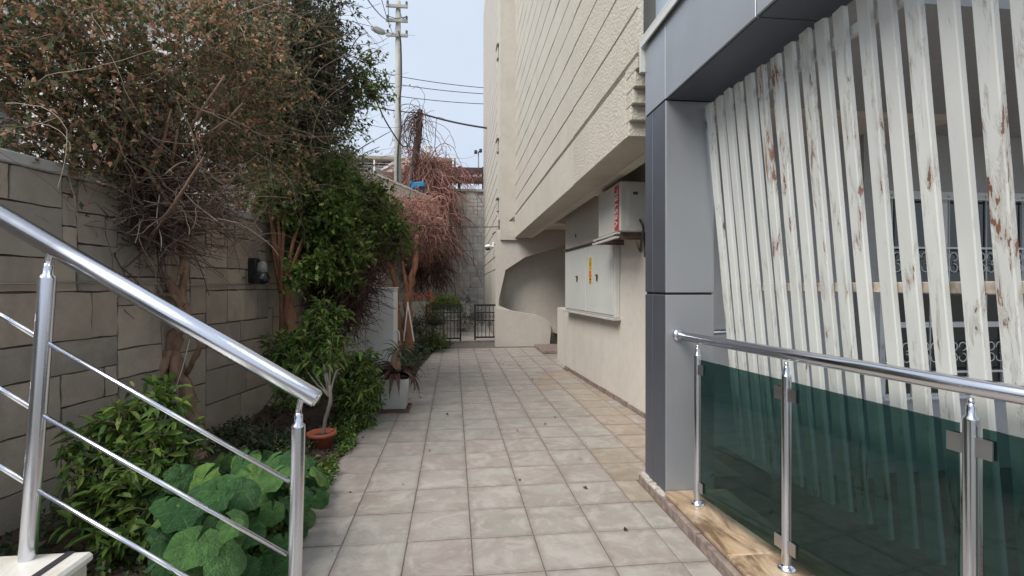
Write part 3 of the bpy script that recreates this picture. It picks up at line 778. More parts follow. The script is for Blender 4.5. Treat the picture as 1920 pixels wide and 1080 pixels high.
# stub rail on the porch wall behind
st = thing('wall_handrail', 'short steel handrail behind the white slats next to the column', 'handrail', (1.9, 3.45, 1.05))
m_ = MB(); e0, e1 = Vector((1.642, 3.3, 1.07)), Vector((2.05, 3.42, 1.07)); m_.tube([e0, e1], .02, 16); m_.lathe(e1 - Vector((.01, 0, 0)), [(.03, 0), (.03, .01), (.02, .014)], 16, axis=(1, .3, 0)); m_.build('rail', M['steel'], st, smooth=True)
m_ = MB(); m_.prism([(1.66, 3.31, .2), (1.75, 3.335, .2), (1.75, 3.335, .95), (1.66, 3.31, .95)], (0, .008, 0)); m_.build('glass_panel', M['glass'], st)

# ================================================================== SLAT SCREEN
ss = thing('slat_screen', 'leaning screen of upright white wooden slats with peeling paint under the beam', 'screen', (1.7, 2, .36))
TX, TZ, BX, BZ = 1.575, 2.565, 1.785, .36
nsl = 23
for k in range(nsl):
    y = 2.97 - k * .108
    w = .060 + random.uniform(-.002, .002); th = .022
    dxy = random.uniform(-.004, .004); tl = random.uniform(-.007, .007)
    top = Vector((TX, y + dxy + tl, TZ + random.uniform(-.012, .008))); bot = Vector((BX, y + dxy, BZ + random.uniform(-.02, .02)))
    ax = (top - bot).normalized(); fx = Vector((0, -1, 0)); fx = (fx - ax * fx.dot(ax)).normalized(); nx_ = ax.cross(fx)
    # faces the path diagonally: board turned on its axis a little
    L = (top - bot).length; nseg = 8; vs = []; fs = []
    pro = [(-w / 2, -th / 2 + .004), (-w / 2 + .004, -th / 2), (w / 2 - .004, -th / 2), (w / 2, -th / 2 + .004), (w / 2, th / 2), (-w / 2, th / 2)]
    for i in range(nseg + 1):
        c_ = bot + ax * L * i / nseg + nx_ * random.uniform(-.0015, .0015)
        for (a, b_) in pro: vs.append(tuple(c_ + fx * a + nx_ * b_ + (ax * random.uniform(-.004, .004) if i in (0, nseg) else Vector((0, 0, 0)))))
    for i in range(nseg):
        for q in range(6): fs.append((i * 6 + q, i * 6 + (q + 1) % 6, i * 6 + 6 + (q + 1) % 6, i * 6 + 6 + q))
    fs += [tuple(range(6))[::-1], tuple(range(nseg * 6, nseg * 6 + 6))]
    mesh_obj('slat', vs, fs, M['peel'], ss, origin=bot)
for zz in (2.46, 1.395):
    t = (zz - BZ) / (TZ - BZ); x = BX + (TX - BX) * t + .042
    m_ = MB(); vs = []
    m_.box((x - .018, .3, zz - .022), (x + .014, 3.03, zz + .022), bev=.004); m_.build('batten', M['batten'] if zz < 2 else M['peel'], ss)

# ================================================================== AC UNIT
ac = thing('air_conditioner', 'old cream air conditioner outdoor unit with red strip on a wall bracket', 'air conditioner', (1.75, 5.3, 1.98))
ax0, ay0, az0 = 1.64, 4.92, 1.97; ax1, ay1, az1 = 1.93, 5.72, 2.49
m_ = MB(); m_.box((ax0, ay0, az0), (ax1, ay1, az1), bev=.012); m_.build('casing', M['ac_white'], ac)
m_ = MB(); m_.box((ax0 - .006, ay0 + .035, az0 + .02), (ax0 - .0005, ay0 + .165, az1 - .03), bev=.002); m_.build('brand_strip', M['red'], ac)
def text(body, size, Mx, mat, parent, name='lettering', ext=.0012):
    cu = bpy.data.curves.new(name, 'FONT'); cu.body = body; cu.size = size; cu.extrude = ext; cu.align_x = 'CENTER'; cu.align_y = 'CENTER'
    t = bpy.data.objects.new(name, cu); COL.objects.link(t); dg = bpy.context.evaluated_depsgraph_get(); me = bpy.data.meshes.new_from_object(t.evaluated_get(dg))
    bpy.data.objects.remove(t); me.materials.clear(); me.materials.append(mat)
    o = bpy.data.objects.new(name, me); COL.objects.link(o); o.parent = parent
    o.matrix_local = Matrix.Translation(-wpos(parent)) @ Mx; return o
# reads upward: text x axis -> +z ; text y axis -> +y(world, towards far) ; normal -> -x
Rt = Matrix(((0, 0, -1, 0), (0, 1, 0, 0), (1, 0, 0, 0), (0, 0, 0, 1)))
text('VESTEL', .125, Matrix.Translation((ax0 - .0075, ay0 + .1, (az0 + az1) / 2 - .01)) @ Rt, M['white_print'], ac)
m_ = MB(); m_.box((ax0 + .14, ay0 - .004, az1 - .14), (ax0 + .19, ay0 - .0005, az1 - .11)); m_.build('valve_cover', M['dark_metal'], ac)
m_ = MB(); m_.box((ax0 + .07, ay0 - .003, az0 + .05), (ax0 + .1, ay0 - .0005, az1 - .08)); m_.build('side_label', M['cream_metal'], ac)
for yy in (ay0 + .06, ay1 - .1):
    m_ = MB(); m_.box((1.60, yy, az0 - .045), (2.02, yy + .035, az0 - .005)); m_.box((1.60, yy + .004, az0 - .08), (2.02, yy + .03, az0 - .05)); m_.box((1.93, yy, az0 - .26), (1.96, yy + .035, az0 - .05)); m_.build('bracket', M['brown_metal'], ac)
m_ = MB(); m_.box((1.59, ay0 - .05, az0 - .03), (1.625, ay1 + .05, az0 - .012)); m_.box((1.58, ay0 - .05, az0 - .075), (1.615, ay1 + .05, az0 - .055)); m_.build('tray', M['ac_white'], ac)
m_ = MB(); m_.tube(smooth_path([(1.85, ay0 - .01, az0 + .12), (1.87, ay0 - .05, az0 + .02), (1.9, ay0 + .1, az0 - .12), (1.95, 5.2, az0 - .16), (1.94, 5.5, 2.3)]), .012, 8); m_.build('pipe', M['dark_metal'], ac, smooth=True)

# ================================================================== ELECTRIC CABINET
ya, yb = 5.72, 8.05
def wl(px, py):
    u = (px - 960) / FOC; # intersect ray with lower wall plane x = 2.0-(y-4.2)*.055
    dx, dy = SN + CS * u, CS - SN * u; t = (2.0 + 4.2 * .055) / (dx + .055 * dy); return at(px, py, t)
q00 = wl(1068, 596); q10 = wl(1163, 612)
ec = thing('electric_cabinet', 'wide grey white electric cabinet with two doors and a yellow sticker on the wall', 'cabinet', (q00.x, (q00.y + q10.y) / 2, q10.z))
Y0c, Y1c, Z0c, Z1c = q10.y, q00.y, 1.02, 1.98
ang = math.atan(.055)
Mc = Matrix.Translation((lwx(Y0c), Y0c, 0)) @ Matrix.Rotation(ang, 4, 'Z')
Lc = (Y1c - Y0c)
m_ = MB(); m_.box((-.07, 0, Z0c), (-.002, Lc, Z1c), M=Mc, bev=.006); m_.build('housing', M['cream_metal'], ec)
for a, c_ in ((.02, Lc / 2 - .004), (Lc / 2 + .004, Lc - .02)):
    m_ = MB(); m_.box((-.082, a, Z0c + .03), (-.0705, c_, Z1c - .03), M=Mc, bev=.004); m_.build('door', M['cream_metal'], ec)
m_ = MB(); m_.box((-.11, -.03, Z0c - .03), (-.002, Lc + .03, Z0c - .004), M=Mc, bev=.003); m_.build('base_ledge', M['planter'], ec)
m_ = MB(); m_.box((-.1, -.02, Z1c + .002), (-.002, Lc + .02, Z1c + .02), M=Mc); m_.build('rain_strip', M['brown_metal'], ec)
for yy in (Lc * .27, Lc * .68):
    m_ = MB(); m_.box((-.098, yy - .012, 1.47), (-.0825, yy + .012, 1.56), M=Mc, bev=.003); m_.box((-.11, yy - .05, 1.54), (-.0985, yy + .012, 1.555), M=Mc); m_.build('handle', M['dark_metal'], ec)
yc = Lc * .40
m_ = MB(); m_.box((-.0845, yc - .055, 1.43), (-.0825, yc + .055, 1.80), M=Mc); stk = m_.build('warning_sticker', M['yellow'], ec)
def onst(a, c_, z0_, z1_, mat, nm):
    m = MB(); m.box((-.0858, yc + a, z0_), (-.0848, yc + c_, z1_), M=Mc); return m.build(nm, M[mat], stk)
onst(-.05, .05, 1.575, 1.615, 'orange_print', 'orange_band'); onst(-.05, .05, 1.52, 1.57, 'orange_print', 'orange_band'); onst(-.045, .045, 1.44, 1.475, 'olive_print', 'green_band'); onst(-.035, .03, 1.482, 1.51, 'black', 'black_band')
m_ = MB(); zz = 1.70
bolt = [(.01, .07), (-.022, .0), (-.002, .0), (-.014, -.06), (.026, .018), (.004, .018), (.02, .07)]
m_.prism([Mc @ Vector((-.0848, yc - a, zz + c_)) for a, c_ in bolt], Mc.to_3x3() @ Vector((-.001, 0, 0))); m_.build('lightning_bolt', M['black'], stk)
for (a0_, a1_, z0_, z1_) in ((-.044, .044, 1.635, 1.639), (-.044, .044, 1.778, 1.782), (.040, .044, 1.639, 1.778), (-.044, -.040, 1.639, 1.778)):
    onst(a0_, a1_, z0_, z1_, 'black', 'sticker_line')
m_ = MB(); m_.tube([(lwx(7.6) - .003, 7.6, 2.2), (lwx(7.6) + .02, 7.6, 2.2)], .03, 12); tag(m_.build('vent_hole', M['black'], origin=(lwx(7.6), 7.6, 2.2)), 'small round black vent hole in the wall above the electric cabinet', 'vent')

# security camera on the far facade
p = at(915, 465, 13.6); p.x = .93
sc = thing('security_camera', 'white dome security camera under the grooves of the far facade', 'security camera', p)
m_ = MB(); m_.box((p.x - .05, p.y - .05, p.z + .02), (p.x + .01, p.y + .05, p.z + .16), bev=.01); m_.box((p.x - .16, p.y - .03, p.z + .02), (p.x - .04, p.y + .03, p.z + .07), bev=.01); m_.build('mount', M['white_plastic'], sc)
m_ = MB(); m_.lathe((p.x - .16, p.y, p.z + .04), [(.02, .06), (.09, .03), (.1, 0), (.085, -.03), (.03, -.055)][::-1], 16); m_.build('dome', M['white_plastic'], sc, smooth=True)
m_ = MB(); m_.lathe((p.x - .17, p.y - .03, p.z - .02), [(.02, -.05), (.06, -.03), (.07, 0), (.05, .02)], 14); m_.build('lens', M['black'], sc, smooth=True)

# ================================================================== STAIR + LEFT RAILING
sr = thing('stair_railing', 'sloping stainless steel stair railing with three thin bars in the left foreground', 'railing', (-1.3, 1.8, .48))
LB, LT = at(50, 1068, 1.66), at(91, 492, 1.66)
RB_, RT = at(548, 1262, 1.79), at(560, 772, 1.79)
post(LB, LT, .0245, sr); post(RB_, RT, .0245, sr)
H0, H1 = at(-90, 352, 1.63), at(594, 748, 1.80)
dH = (H1 - H0).normalized()
m_ = MB(); m_.tube([H0, H1 - dH * .004, H1], [.033, .033, .031], 32); m_.build('handrail', M['steel'], sr, smooth=True)
m_ = MB(); m_.lathe(H1, [(.029, 0), (.029, .004), (.024, .006), (.0, .0065)], 24, axis=dH); m_.build('end_cap', M['steel'], sr, smooth=True)
for T_, px, py, d in ((LT, 100, 470, 1.66), (RT, 566, 748, 1.79)):
    top = at(px, py - 8, d); m_ = MB(); m_.tube(smooth_path([T_ + Vector((0, 0, -.01)), T_ + Vector((0, 0, .012)), top], 3), .011, 10); m_.tube([top - dH * .03 + Vector((0, 0, -.008)), top + dH * .03 + Vector((0, 0, -.008))], .010, 8); m_.build('saddle', M['steel'], sr, smooth=True)
def along(a0, a1, nm='bar', r=.0082):
    m = MB(); m.tube([a0, a1], r, 14); return m.build(nm, M['steel'], sr, smooth=True)
for (l0, l1, r0, r1) in (((-60, 553), (83, 640), (90, 643), (543, 903)), ((-60, 692), (73, 774), (81, 779), (538, 1040)), ((-60, 838), (64, 914), (72, 919), (480, 1158))):
    d = 1.66
    along(at(*l0, 1.64), at(*l1, 1.66)); along(at(*r0, 1.66), at(*r1, 1.79 if r1[0] > 500 else 1.77))
sp = thing('marble_stair', 'white marble step with a black anti slip strip at the bottom left corner', 'stairs', (-1.9, 1.4, .3))
sz = .478
e = at(176, 1033, (CAMZ - sz) * FOC / (1033 - 537)); ex, ey = e.x, e.y
for k in range(3):
    z = sz - k * .16; x1 = ex + k * .3
    m_ = MB(); m_.box((x1 - (1.6 if k == 0 else .34), .2, z - .035), (x1, ey + .005, z), bev=.01); m_.build('tread', M['marble_white'], sp)
    m_ = MB(); m_.box((-3.0 if k == 0 else x1 - .33, .22, -.3), (x1 - .02, ey - .005, z - .036)); m_.build('riser', M['marble_white'], sp)
    m_ = MB(); m_.box((x1 - .085, .25, z + .0005), (x1 - .06, ey, z + .003)); m_.build('anti_slip_strip', M['black_rubber'], sp)

# ================================================================== BACKGROUND: pole, houses, slope wall
pb = at(745.5, 360, 17); PZ = at(748, 3, 17).z
ut = thing('utility_pole', 'grey concrete utility pole with three crossarms and a black cable', 'utility pole', (pb.x, pb.y, 1.5))
m_ = MB(); m_.tube([(pb.x, pb.y, 1.5), (pb.x + .02, pb.y, PZ)], [.15, .085], 12); m_.build('pole', M['concrete'], ut, smooth=True)
for zz, w_ in ((PZ - .22, .36), (PZ - .72, .36), (PZ - 1.22, .36)):
    m_ = MB(); m_.box((pb.x - w_ - .02, pb.y - .16, zz - .06), (pb.x + w_, pb.y - .09, zz + .05), bev=.01); m_.build('crossarm', M['concrete'], ut)
    for s_ in (-1, 1):
        m_ = MB(); m_.lathe((pb.x + s_ * .32, pb.y - .12, zz + .05), [(.03, 0), (.045, .03), (.03, .06), (.045, .09), (.02, .13)], 10); m_.build('insulator', M['dark_metal'], ut, smooth=True)
m_ = MB(); cz = PZ - 1.2; m_.tube(smooth_path([(pb.x + .05, pb.y - .15, cz + .1), (pb.x + .12, pb.y - .15, cz - .3), (pb.x + .14, pb.y - .13, cz - 1.6), (pb.x + .08, pb.y - .14, cz - 2.4), (pb.x + .13, pb.y - .13, cz - 3.2), (pb.x + .02, pb.y - .16, cz - 4.2), (pb.x + .04, pb.y - .17, cz - 6.5)]), .03, 7); m_.build('down_cable', M['cable'], ut, smooth=True)
for a, c_ in (((-.3, PZ - .15), (-.2, PZ - .9)), ((.05, PZ - .3), (.33, PZ - .6)), ((-.32, PZ - .62), (.3, PZ - .62))):
    m_ = MB(); q = [Vector((pb.x + a[0], pb.y - .2, a[1])), Vector((pb.x + (a[0] + c_[0]) / 2, pb.y - .25, min(a[1], c_[1]) - .1)), Vector((pb.x + c_[0], pb.y - .2, c_[1]))]; m_.tube(smooth_path(q), .013, 5); m_.build('jumper_wire', M['cable'], ut)
lp = at(722, 58, 17); sl_ = thing('street_lamp', 'grey street lamp head reaching left from the concrete pole', 'street lamp', (pb.x - .36, pb.y, PZ - 1.2))
m_ = MB(); m_.tube([(pb.x - .36, pb.y - .13, PZ - 1.2), (pb.x - .48, pb.y - .13, PZ - 1.17)], .035, 8); m_.build('arm', M['lamp_grey'], sl_, smooth=True)
m_ = MB(); cc = Vector((pb.x - .44, pb.y - .13, PZ - 1.18)); dl = Vector((-1, 0, .42)).normalized()
m_.lathe(cc, [(.05, -.02), (.09, .04), (.11, .15), (.115, .3), (.09, .42), (.04, .47), (.005, .485)], 16, axis=dl); m_.build('lamp_head', M['lamp_grey'], sl_, smooth=True)
# overhead wires
def wire(name, a, c_, sag, r, lab, n=16):
    a, c_ = Vector(a), Vector(c_); pts = [a.lerp(c_, t) + Vector((0, 0, -sag * 4 * t * (1 - t))) for t in np.linspace(0, 1, n)]
    m = MB(); m.tube(pts, r, 5); o = m.build(name, M['cable'], origin=a); return tag(o, lab, 'cable', 'overhead cables')
wire('overhead_cable', at(560, 100, 22), at(960, 168, 26), .3, .018, 'thin overhead cable crossing the sky, uppermost of three behind the pole')
wire('overhead_cable', at(560, 120, 22), at(960, 178, 26), .3, .018, 'thin overhead cable crossing the sky, middle one of three behind the pole')
wire('overhead_cable', at(560, 145, 22), at(960, 196, 26), .3, .018, 'thin overhead cable crossing the sky, lowest of three behind the pole')
wire('overhead_cable', at(600, 170, 17), at(786, 212, 18), .15, .022, 'cable running from the trees to the top of the leafless post')
wire('overhead_cable', at(787, 212, 18), at(960, 245, 17), .1, .035, 'thick cable from the top of the leafless post to the building')
wire('overhead_cable', at(690, 0, 9), at(734, 40, 16.8), .1, .012, 'thin cable descending from the top edge of the view to the pole middle crossarm')
wire('overhead_cable', at(560, 385, 8), at(941, 425, 11.8), .12, .010, 'black cable strung low across the passage in front of the brown vines')
wire('overhead_cable', at(700, -60, 9), at(736, 62, 16.8), .1, .009, 'thin cable descending from the top edge of the view to the lamp arm')
# tied bundle of twisted cable
pts = smooth_path([at(660, 120, 12), at(700, 180, 13), at(722, 225, 14), at(745, 262, 15), at(757, 275, 15.5), at(764, 272, 15.6), at(757, 262, 15.6)]); m_ = MB(); m_.tube(pts, .022, 6)
tag(m_.build('loose_cable', M['cable'], origin=pts[0]), 'loose dark cable with a loop hanging down across the concrete pole', 'cable')

# slope wall
a, c_ = at(610, 290, 14.2), at(806, 372, 17.5)
sw = thing('stepped_wall', 'whitewashed wall with a stepped top running down to the right below the pole', 'wall', (a.x, a.y, 1.6))
n = 13
for k in range(n):
    t0, t1 = k / n, (k + 1) / n; p0, p1 = a.lerp(c_, t0), a.lerp(c_, t1); zt = a.z + (c_.z - a.z) * (t0 * .8 + t1 * .2)
    m_ = MB(); m_.prism([(p0.x, p0.y, -.4), (p1.x, p1.y, -.4), (p1.x, p1.y, zt - .03), (p0.x, p0.y, zt)], (.1, .3, 0)); m_.build('wall_step', M['rubble_white'], sw)
    m_ = MB(); m_.prism([(p0.x - .0, p0.y - .04, zt + .004), (p1.x + .02, p1.y - .04, zt - .02), (p1.x + .02, p1.y - .04, zt + .04), (p0.x, p0.y - .04, zt + .06)], (.1, .36, 0)); m_.build('coping_stone', M['white_render'], sw)
p = at(785, 348, 17.2)
m_ = MB(); m_.box((p.x - .24, p.y - .3, p.z - .12), (p.x + .22, p.y + .2, p.z + .07), M=Matrix.Translation(p) @ Matrix.Rotation(R(-8), 4, 'Y') @ Matrix.Translation(-p), bev=.03); m_.box((p.x - .27, p.y - .32, p.z + .0), (p.x - .2, p.y + .22, p.z + .10), bev=.01)
tag(m_.build('blue_crate', M['blue'], origin=p), 'bright blue plastic container lying on the end of the whitewashed wall', 'container')
# dead post with vine
a, c_ = at(768, 365, 18), at(788, 206, 18)
vp = thing('wooden_post', 'leaning leafless trunk post wrapped in dry vine, right of the concrete pole', 'post', a)
m_ = MB(); pts = smooth_path([a - Vector((0, 0, 2)), a, a.lerp(c_, .35) + Vector((.02, 0, 0)), a.lerp(c_, .7) + Vector((.06, 0, 0)), c_]); m_.tube(pts, lerp_list([.17, .16, .13, .12, .09], len(pts)), 8); m_.build('trunk', M['wood_dark'], vp, smooth=True)
N = 90; P0 = np.array([c_ - Vector((0, 0, .2))] * N) + rng.normal(size=(N, 3)) * vec(.09, .09, .2); D0 = rng.normal(size=(N, 3)) * .6 + vec(-.5, 0, .2)
V_, F_ = strand_arrays(walk(P0, D0, 9, rng.uniform(.1, .24, N), .25, -.45), np.full((N, 9), .009)); fast_mesh('dry_vine', V_, F_, M['twig_dark'], vp)
N = 60; P0 = np.array([list(a.lerp(c_, t)) for t in rng.uniform(0, 1, N)]) + rng.normal(size=(N, 3)) * .1; V_, F_ = strand_arrays(walk(P0, rng.normal(size=(N, 3)) + vec(0, 0, -1), 6, .12, .4, -.1), np.full((N, 6), .010)); fast_mesh('dry_vine', V_, F_, M['twig_red'], vp)

# far house with covered terrace
hz0 = at(620, 380, 30)
fh = thing('terrace_house', 'pink and white house with a small pediment and a covered roof terrace', 'house', at(760, 380, 30))
def hb(pxa, pya, pxb, pyb, d, dep, mat, nm, parent=fh, bev=0):
    A, B = at(pxa, pya, d), at(pxb, pyb, d); m = MB(); y = A.y
    m.box((A.x, y, B.z), (B.x, y + dep, A.z), bev=bev); return m.build(nm, M[mat], parent)
hb(600, 333, 800, 420, 30, 8, 'curtain', 'ground_floor'); hb(600, 322, 806, 333, 29.6, 8.4, 'pink_render', 'cornice'); hb(600, 310, 800, 322, 29.9, 8, 'white_render', 'parapet')
hb(590, 288, 854, 296, 29, 7, 'roof', 'terrace_roof', bev=.05); hb(848, 295, 851, 350, 29.2, .12, 'white_plastic', 'roof_post'); hb(766, 296, 769, 312, 29.4, .12, 'white_plastic', 'roof_post'); hb(700, 296, 703, 325, 29.4, .12, 'white_plastic', 'roof_post'); hb(640, 296, 643, 325, 29.4, .12, 'white_plastic', 'roof_post')
for yy in (303, 308, 313): hb(600, yy, 766, yy + 1, 29.3, .04, 'white_plastic', 'terrace_rail')
hb(690, 296, 845, 312, 34, .3, 'curtain', 'back_wall')
A, B, C_ = at(716, 322, 29.5), at(796, 322, 29.5), at(756, 297, 29.5); m_ = MB(); m_.prism([A, B, C_], (0, .5, 0)); pd_ = m_.build('pediment', M['pink_render'], fh)
for s0, s1 in ((A, C_), (C_, B)):
    m_ = MB(); d_ = (s1 - s0).normalized(); up_ = Vector((-d_.z, 0, d_.x)); m_.prism([s0 + Vector((0, -.08, 0)), s1 + Vector((0, -.08, 0)), s1 + up_ * .14 + Vector((0, -.08, 0)), s0 + up_ * .14 + Vector((0, -.08, 0))], (0, .7, 0)); m_.build('moulding', M['white_render'], pd_)
hb(704, 338, 727, 372, 29.8, .1, 'pane', 'window'); hb(690, 336, 703, 372, 29.8, .1, 'white_plastic', 'window_frame')
p = at(803, 290, 29.2); m_ = MB(); m_.lathe(p, [(.13, -.3), (.13, .0), (.2, .1), (.12, .14), (.24, .28), (.12, .32), (.26, .42), (.26, .5), (.1, .54)], 14); m_.build('flue', M['white_render'], fh, smooth=True)
# mast with two cameras
p = at(897, 347, 20.3); pt = at(897, 284, 20.3)
ms = thing('camera_mast', 'thin mast with two small cameras on the retaining wall by the facade', 'mast', p)
m_ = MB(); m_.tube([p, pt], .03, 8); m_.build('mast', M['steel_dull'], ms)
for s_ in (-1, 1): m_ = MB(); m_.box((pt.x + s_ * .1 - .07, pt.y - .12, pt.z - .06 + s_ * .03), (pt.x + s_ * .1 + .05, pt.y + .1, pt.z + .06 + s_ * .03), bev=.02); m_.build('camera_body', M['dark_metal'], ms)

# pale house behind the garden wall
nh = thing('neighbour_house', 'pale grey house glimpsed through the climbing shrub above the garden wall', 'house', (-7, 8, 1.6))
m_ = MB(); m_.box((-13, 7.5, 1.6), (-3.6, 14, 5.4)); m_.build('wall', M['white_render'], nh)
m_ = MB(); m_.box((-13.2, 7.2, 5.4), (-3.4, 14.2, 5.6)); m_.build('roof_slab', M['white_render'], nh)
for x in (-11.5, -9.3, -7.1, -5.0):
    m_ = MB(); m_.box((x, 7.46, 2.6), (x + 1.1, 7.5, 4.2)); f_ = m_.build('window', M['white_metal'], nh); m_ = MB(); m_.box((x + .07, 7.44, 2.67), (x + 1.03, 7.458, 4.13)); m_.build('pane', M['pane'], f_)
m_ = MB(); m_.box((-9, -1, 1.6), (-4.0, 5.5, 2.45)); tag(m_.build('parapet_wall', M['white_render'], origin=(-6, 2, 1.6)), 'low white parapet wall just behind the garden wall at the left edge', 'wall')

# ================================================================== GATES AND END OF PATH
GY = 12.35
def gate(name, lab, x0, x1, z1, motif=True, ya=GY):
    g = thing(name, lab, 'gate', ((x0 + x1) / 2, ya, 0), 'black iron gates at the end of the passage')
    m = MB(); s_ = .022
    m.box((x0, ya, .05), (x0 + s_ * 2, ya + .04, z1)); m.box((x1 - s_ * 2, ya, .05), (x1, ya + .04, z1)); m.box((x0 + .045, ya, z1 - .045), (x1 - .045, ya + .04, z1)); m.box((x0 + .045, ya, .1), (x1 - .045, ya + .04, .14)); m.box((x0 + .045, ya + .005, z1 - .22), (x1 - .045, ya + .03, z1 - .195)); m.box((x0 + .045, ya + .005, z1 - .42), (x1 - .045, ya + .03, z1 - .395))
    m.build('frame', M['black_iron'], g); n = max(3, int((x1 - x0) / .085))
    for i in range(1, n):
        x = x0 + (x1 - x0) * i / n; m = MB(); m.tube([(x, ya + .018, .1), (x, ya + .018, z1 - .02)], .009, 5)
        m.tube(ring((x, ya + .018, z1 - .31), .032, 9), .006, 4)
        m.build('bar', M['black_iron'], g)
    if motif:
        for q in (.35, .7):
            x = x0 + (x1 - x0) * q; m = MB()
            for a in range(4): m.tube(ring((x + .035 * math.cos(a * PI / 2 + .8), ya - .0, .48 + .05 * math.sin(a * PI / 2 + .8)), .03, 8), .007, 4)
            m.build('scroll', M['black_iron'], g)
    return g
gate('iron_gate', 'black iron gate with scrolls standing against the cream building corner', ony(889, 600, GY).x, .93, .95)
gate('iron_fence', 'black iron fence section standing in the plants left of the gate opening', ony(798, 600, GY - .2).x, ony(865, 600, GY - .2).x, .96, False, GY - .2)
m_ = MB(); m_.box((-3.5, 12.5, -.4), (.93, 19.95, .02)); struct(m_.build('back_yard', M['kerb_light']))
for k in range(4): pass
m_ = MB(); m_.box((-3.4, 16.0, .02), (.3, 16.4, .9), bev=.02); tag(m_.build('low_garden_wall', M['block_far'], origin=(-1.5, 16.2, 0)), 'low grey garden wall behind the gate below the retaining wall', 'wall')

# white metal cabinet / door leaf left of the path
cb = thing('white_metal_cabinet', 'tall white metal cabinet standing in the bed behind the potted plant', 'cabinet', (-1.4, 8.1, 0))
cx0, cx1, cy = -1.95, -1.05, 8.0
m_ = MB(); m_.box((cx0, cy + .02, .02), (cx1, cy + .45, 1.36), bev=.008); m_.build('body', M['white_metal'], cb)
for a, c_ in ((cx0 + .005, cx0 + .44), (cx0 + .45, cx1 - .005)):
    m_ = MB(); m_.box((a, cy, .06), (c_, cy + .0195, 1.33), bev=.006); m_.build('door', M['white_metal'], cb)
m_ = MB(); m_.box((cx0 - .01, cy - .01, 1.362), (cx1 + .01, cy + .46, 1.385), bev=.004); m_.build('top', M['white_metal'], cb)
m_ = MB(); m_.tube(smooth_path([(cx1 + .01, cy + .1, .66), (cx1 + .05, cy + .08, .68), (cx1 + .07, cy + .06, .62), (cx1 + .07, cy + .06, .52)]), .013, 8); m_.build('hook', M['white_plastic'], cb, smooth=True)

# wall lamp
p = at(486, 507, 5.16)
wlmp = thing('wall_lamp', 'black wall lamp with glass globe on the stone wall beside the stems', 'wall lamp', p)
m_ = MB(); m_.box((p.x - .12, p.y - .03, p.z - .13), (p.x - .02, p.y + .10, p.z + .13), bev=.012); m_.build('back_plate', M['black_iron'], wlmp)
m_ = MB(); m_.lathe((p.x + .02, p.y, p.z - .08), [(.03, -.07), (.075, -.04), (.09, 0), (.07, .05), (.05, .07)], 16); m_.build('globe', M['pane'], wlmp, smooth=True)
m_ = MB(); m_.lathe((p.x + .03, p.y, p.z), [(.055, -.02), (.05, .05), (.04, .08), (.015, .10)], 14); m_.build('lamp_cap', M['lamp_grey'], wlmp, smooth=True)
# white sticks leaning in the shrubs
for px0, px1, lab in ((757, 765, 'left one of two white sticks leaning together against the orange trunk'), (776, 764, 'right one of two white sticks leaning together against the orange trunk')):
    a, c_ = at(px0, 640, 9.6), at(px1, 566, 9.6); m_ = MB(); m_.tube([a, c_], .014, 8); tag(m_.build('white_stick', M['white_plastic'], origin=a), lab, 'stick', 'white sticks in the planting')

# ================================================================== VEGETATION
def limb(parent, pts, radii, mat='bark', nm='trunk', sides=9, sub=5):
    P = smooth_path(pts, sub); rr_ = lerp_list(radii, len(P)); rr_ = [r * (1 + .12 * math.sin(i * 1.7) + random.uniform(-.05, .05)) for i, r in enumerate(rr_)]
    P = [p + Vector((random.uniform(-1, 1), random.uniform(-1, 1), random.uniform(-1, 1))) * rr_[i] * .25 for i, p in enumerate(P)]
    m = MB(); m.tube(P, rr_, sides)
    ph = [random.uniform(0, 6) for _ in range(4)]
    for i in range(len(P)):
        for k in range(sides):
            v = Vector(m.v[i * sides + k]); d = v - P[i]; g_ = 1 + .14 * math.sin(k * 2.1 + i * .35 + ph[0]) + .10 * math.sin(k * 4.3 - i * .6 + ph[1]) + random.uniform(-.07, .07); m.v[i * sides + k] = tuple(P[i] + d * g_)
    return m.build(nm, M[mat], parent, smooth=True)
def clumps(spec, n_cl, n_leaf, size, spread, parent, mat, name='foliage', twigmat='twig', fine=False, wr=.5, tw=3, droop=.15, updir=.2, tr=.0035):
    """spec: list of (centre, radius, weight, flat)"""
    W_ = np.array([s[2] for s in spec], float); W_ /= W_.sum(); CC = []
    for s, w in zip(spec, W_):
        k = max(1, int(n_cl * w)); CC.append(ball(k, s[0], s[1], s[3]))
    CC = np.concatenate(CC); n = len(CC)
    # twigs out of each clump centre, leaves along the twigs
    P0 = np.repeat(CC, tw, 0); D0 = rng.normal(size=P0.shape) + vec(0, 0, updir)
    K = 6; Pw = walk(P0, D0, K, rng.uniform(.6, 1.3, len(P0)) * spread / K * 2, .35)
    V_, F_ = strand_arrays(Pw, np.linspace(tr, tr * .4, K)[None] * np.ones((len(P0), 1)))
    fast_mesh('twigs', V_, F_, M[twigmat], parent)
    m = n * n_leaf; ti = rng.integers(0, len(P0), m); kk = rng.integers(1, K, m); f = rng.uniform(0, 1, (m, 1))
    Q = Pw[ti, kk] * f + Pw[ti, kk - 1] * (1 - f); D = rng.normal(size=(m, 3)) * .8 + unit(Pw[ti, kk] - Pw[ti, kk - 1]) * .8
    L = rng.uniform(.6, 1.25, m) * size
    V_, F_ = leaf_arrays(Q, D, L, wr=wr, droop=droop, fine=fine)
    o = fast_mesh(name, V_, F_, M[mat], parent); return o
def sp_(lst, flat=.85): return [(np.array(at(px, py, d)), r, w, flat) for (px, py, d, r, w) in lst]

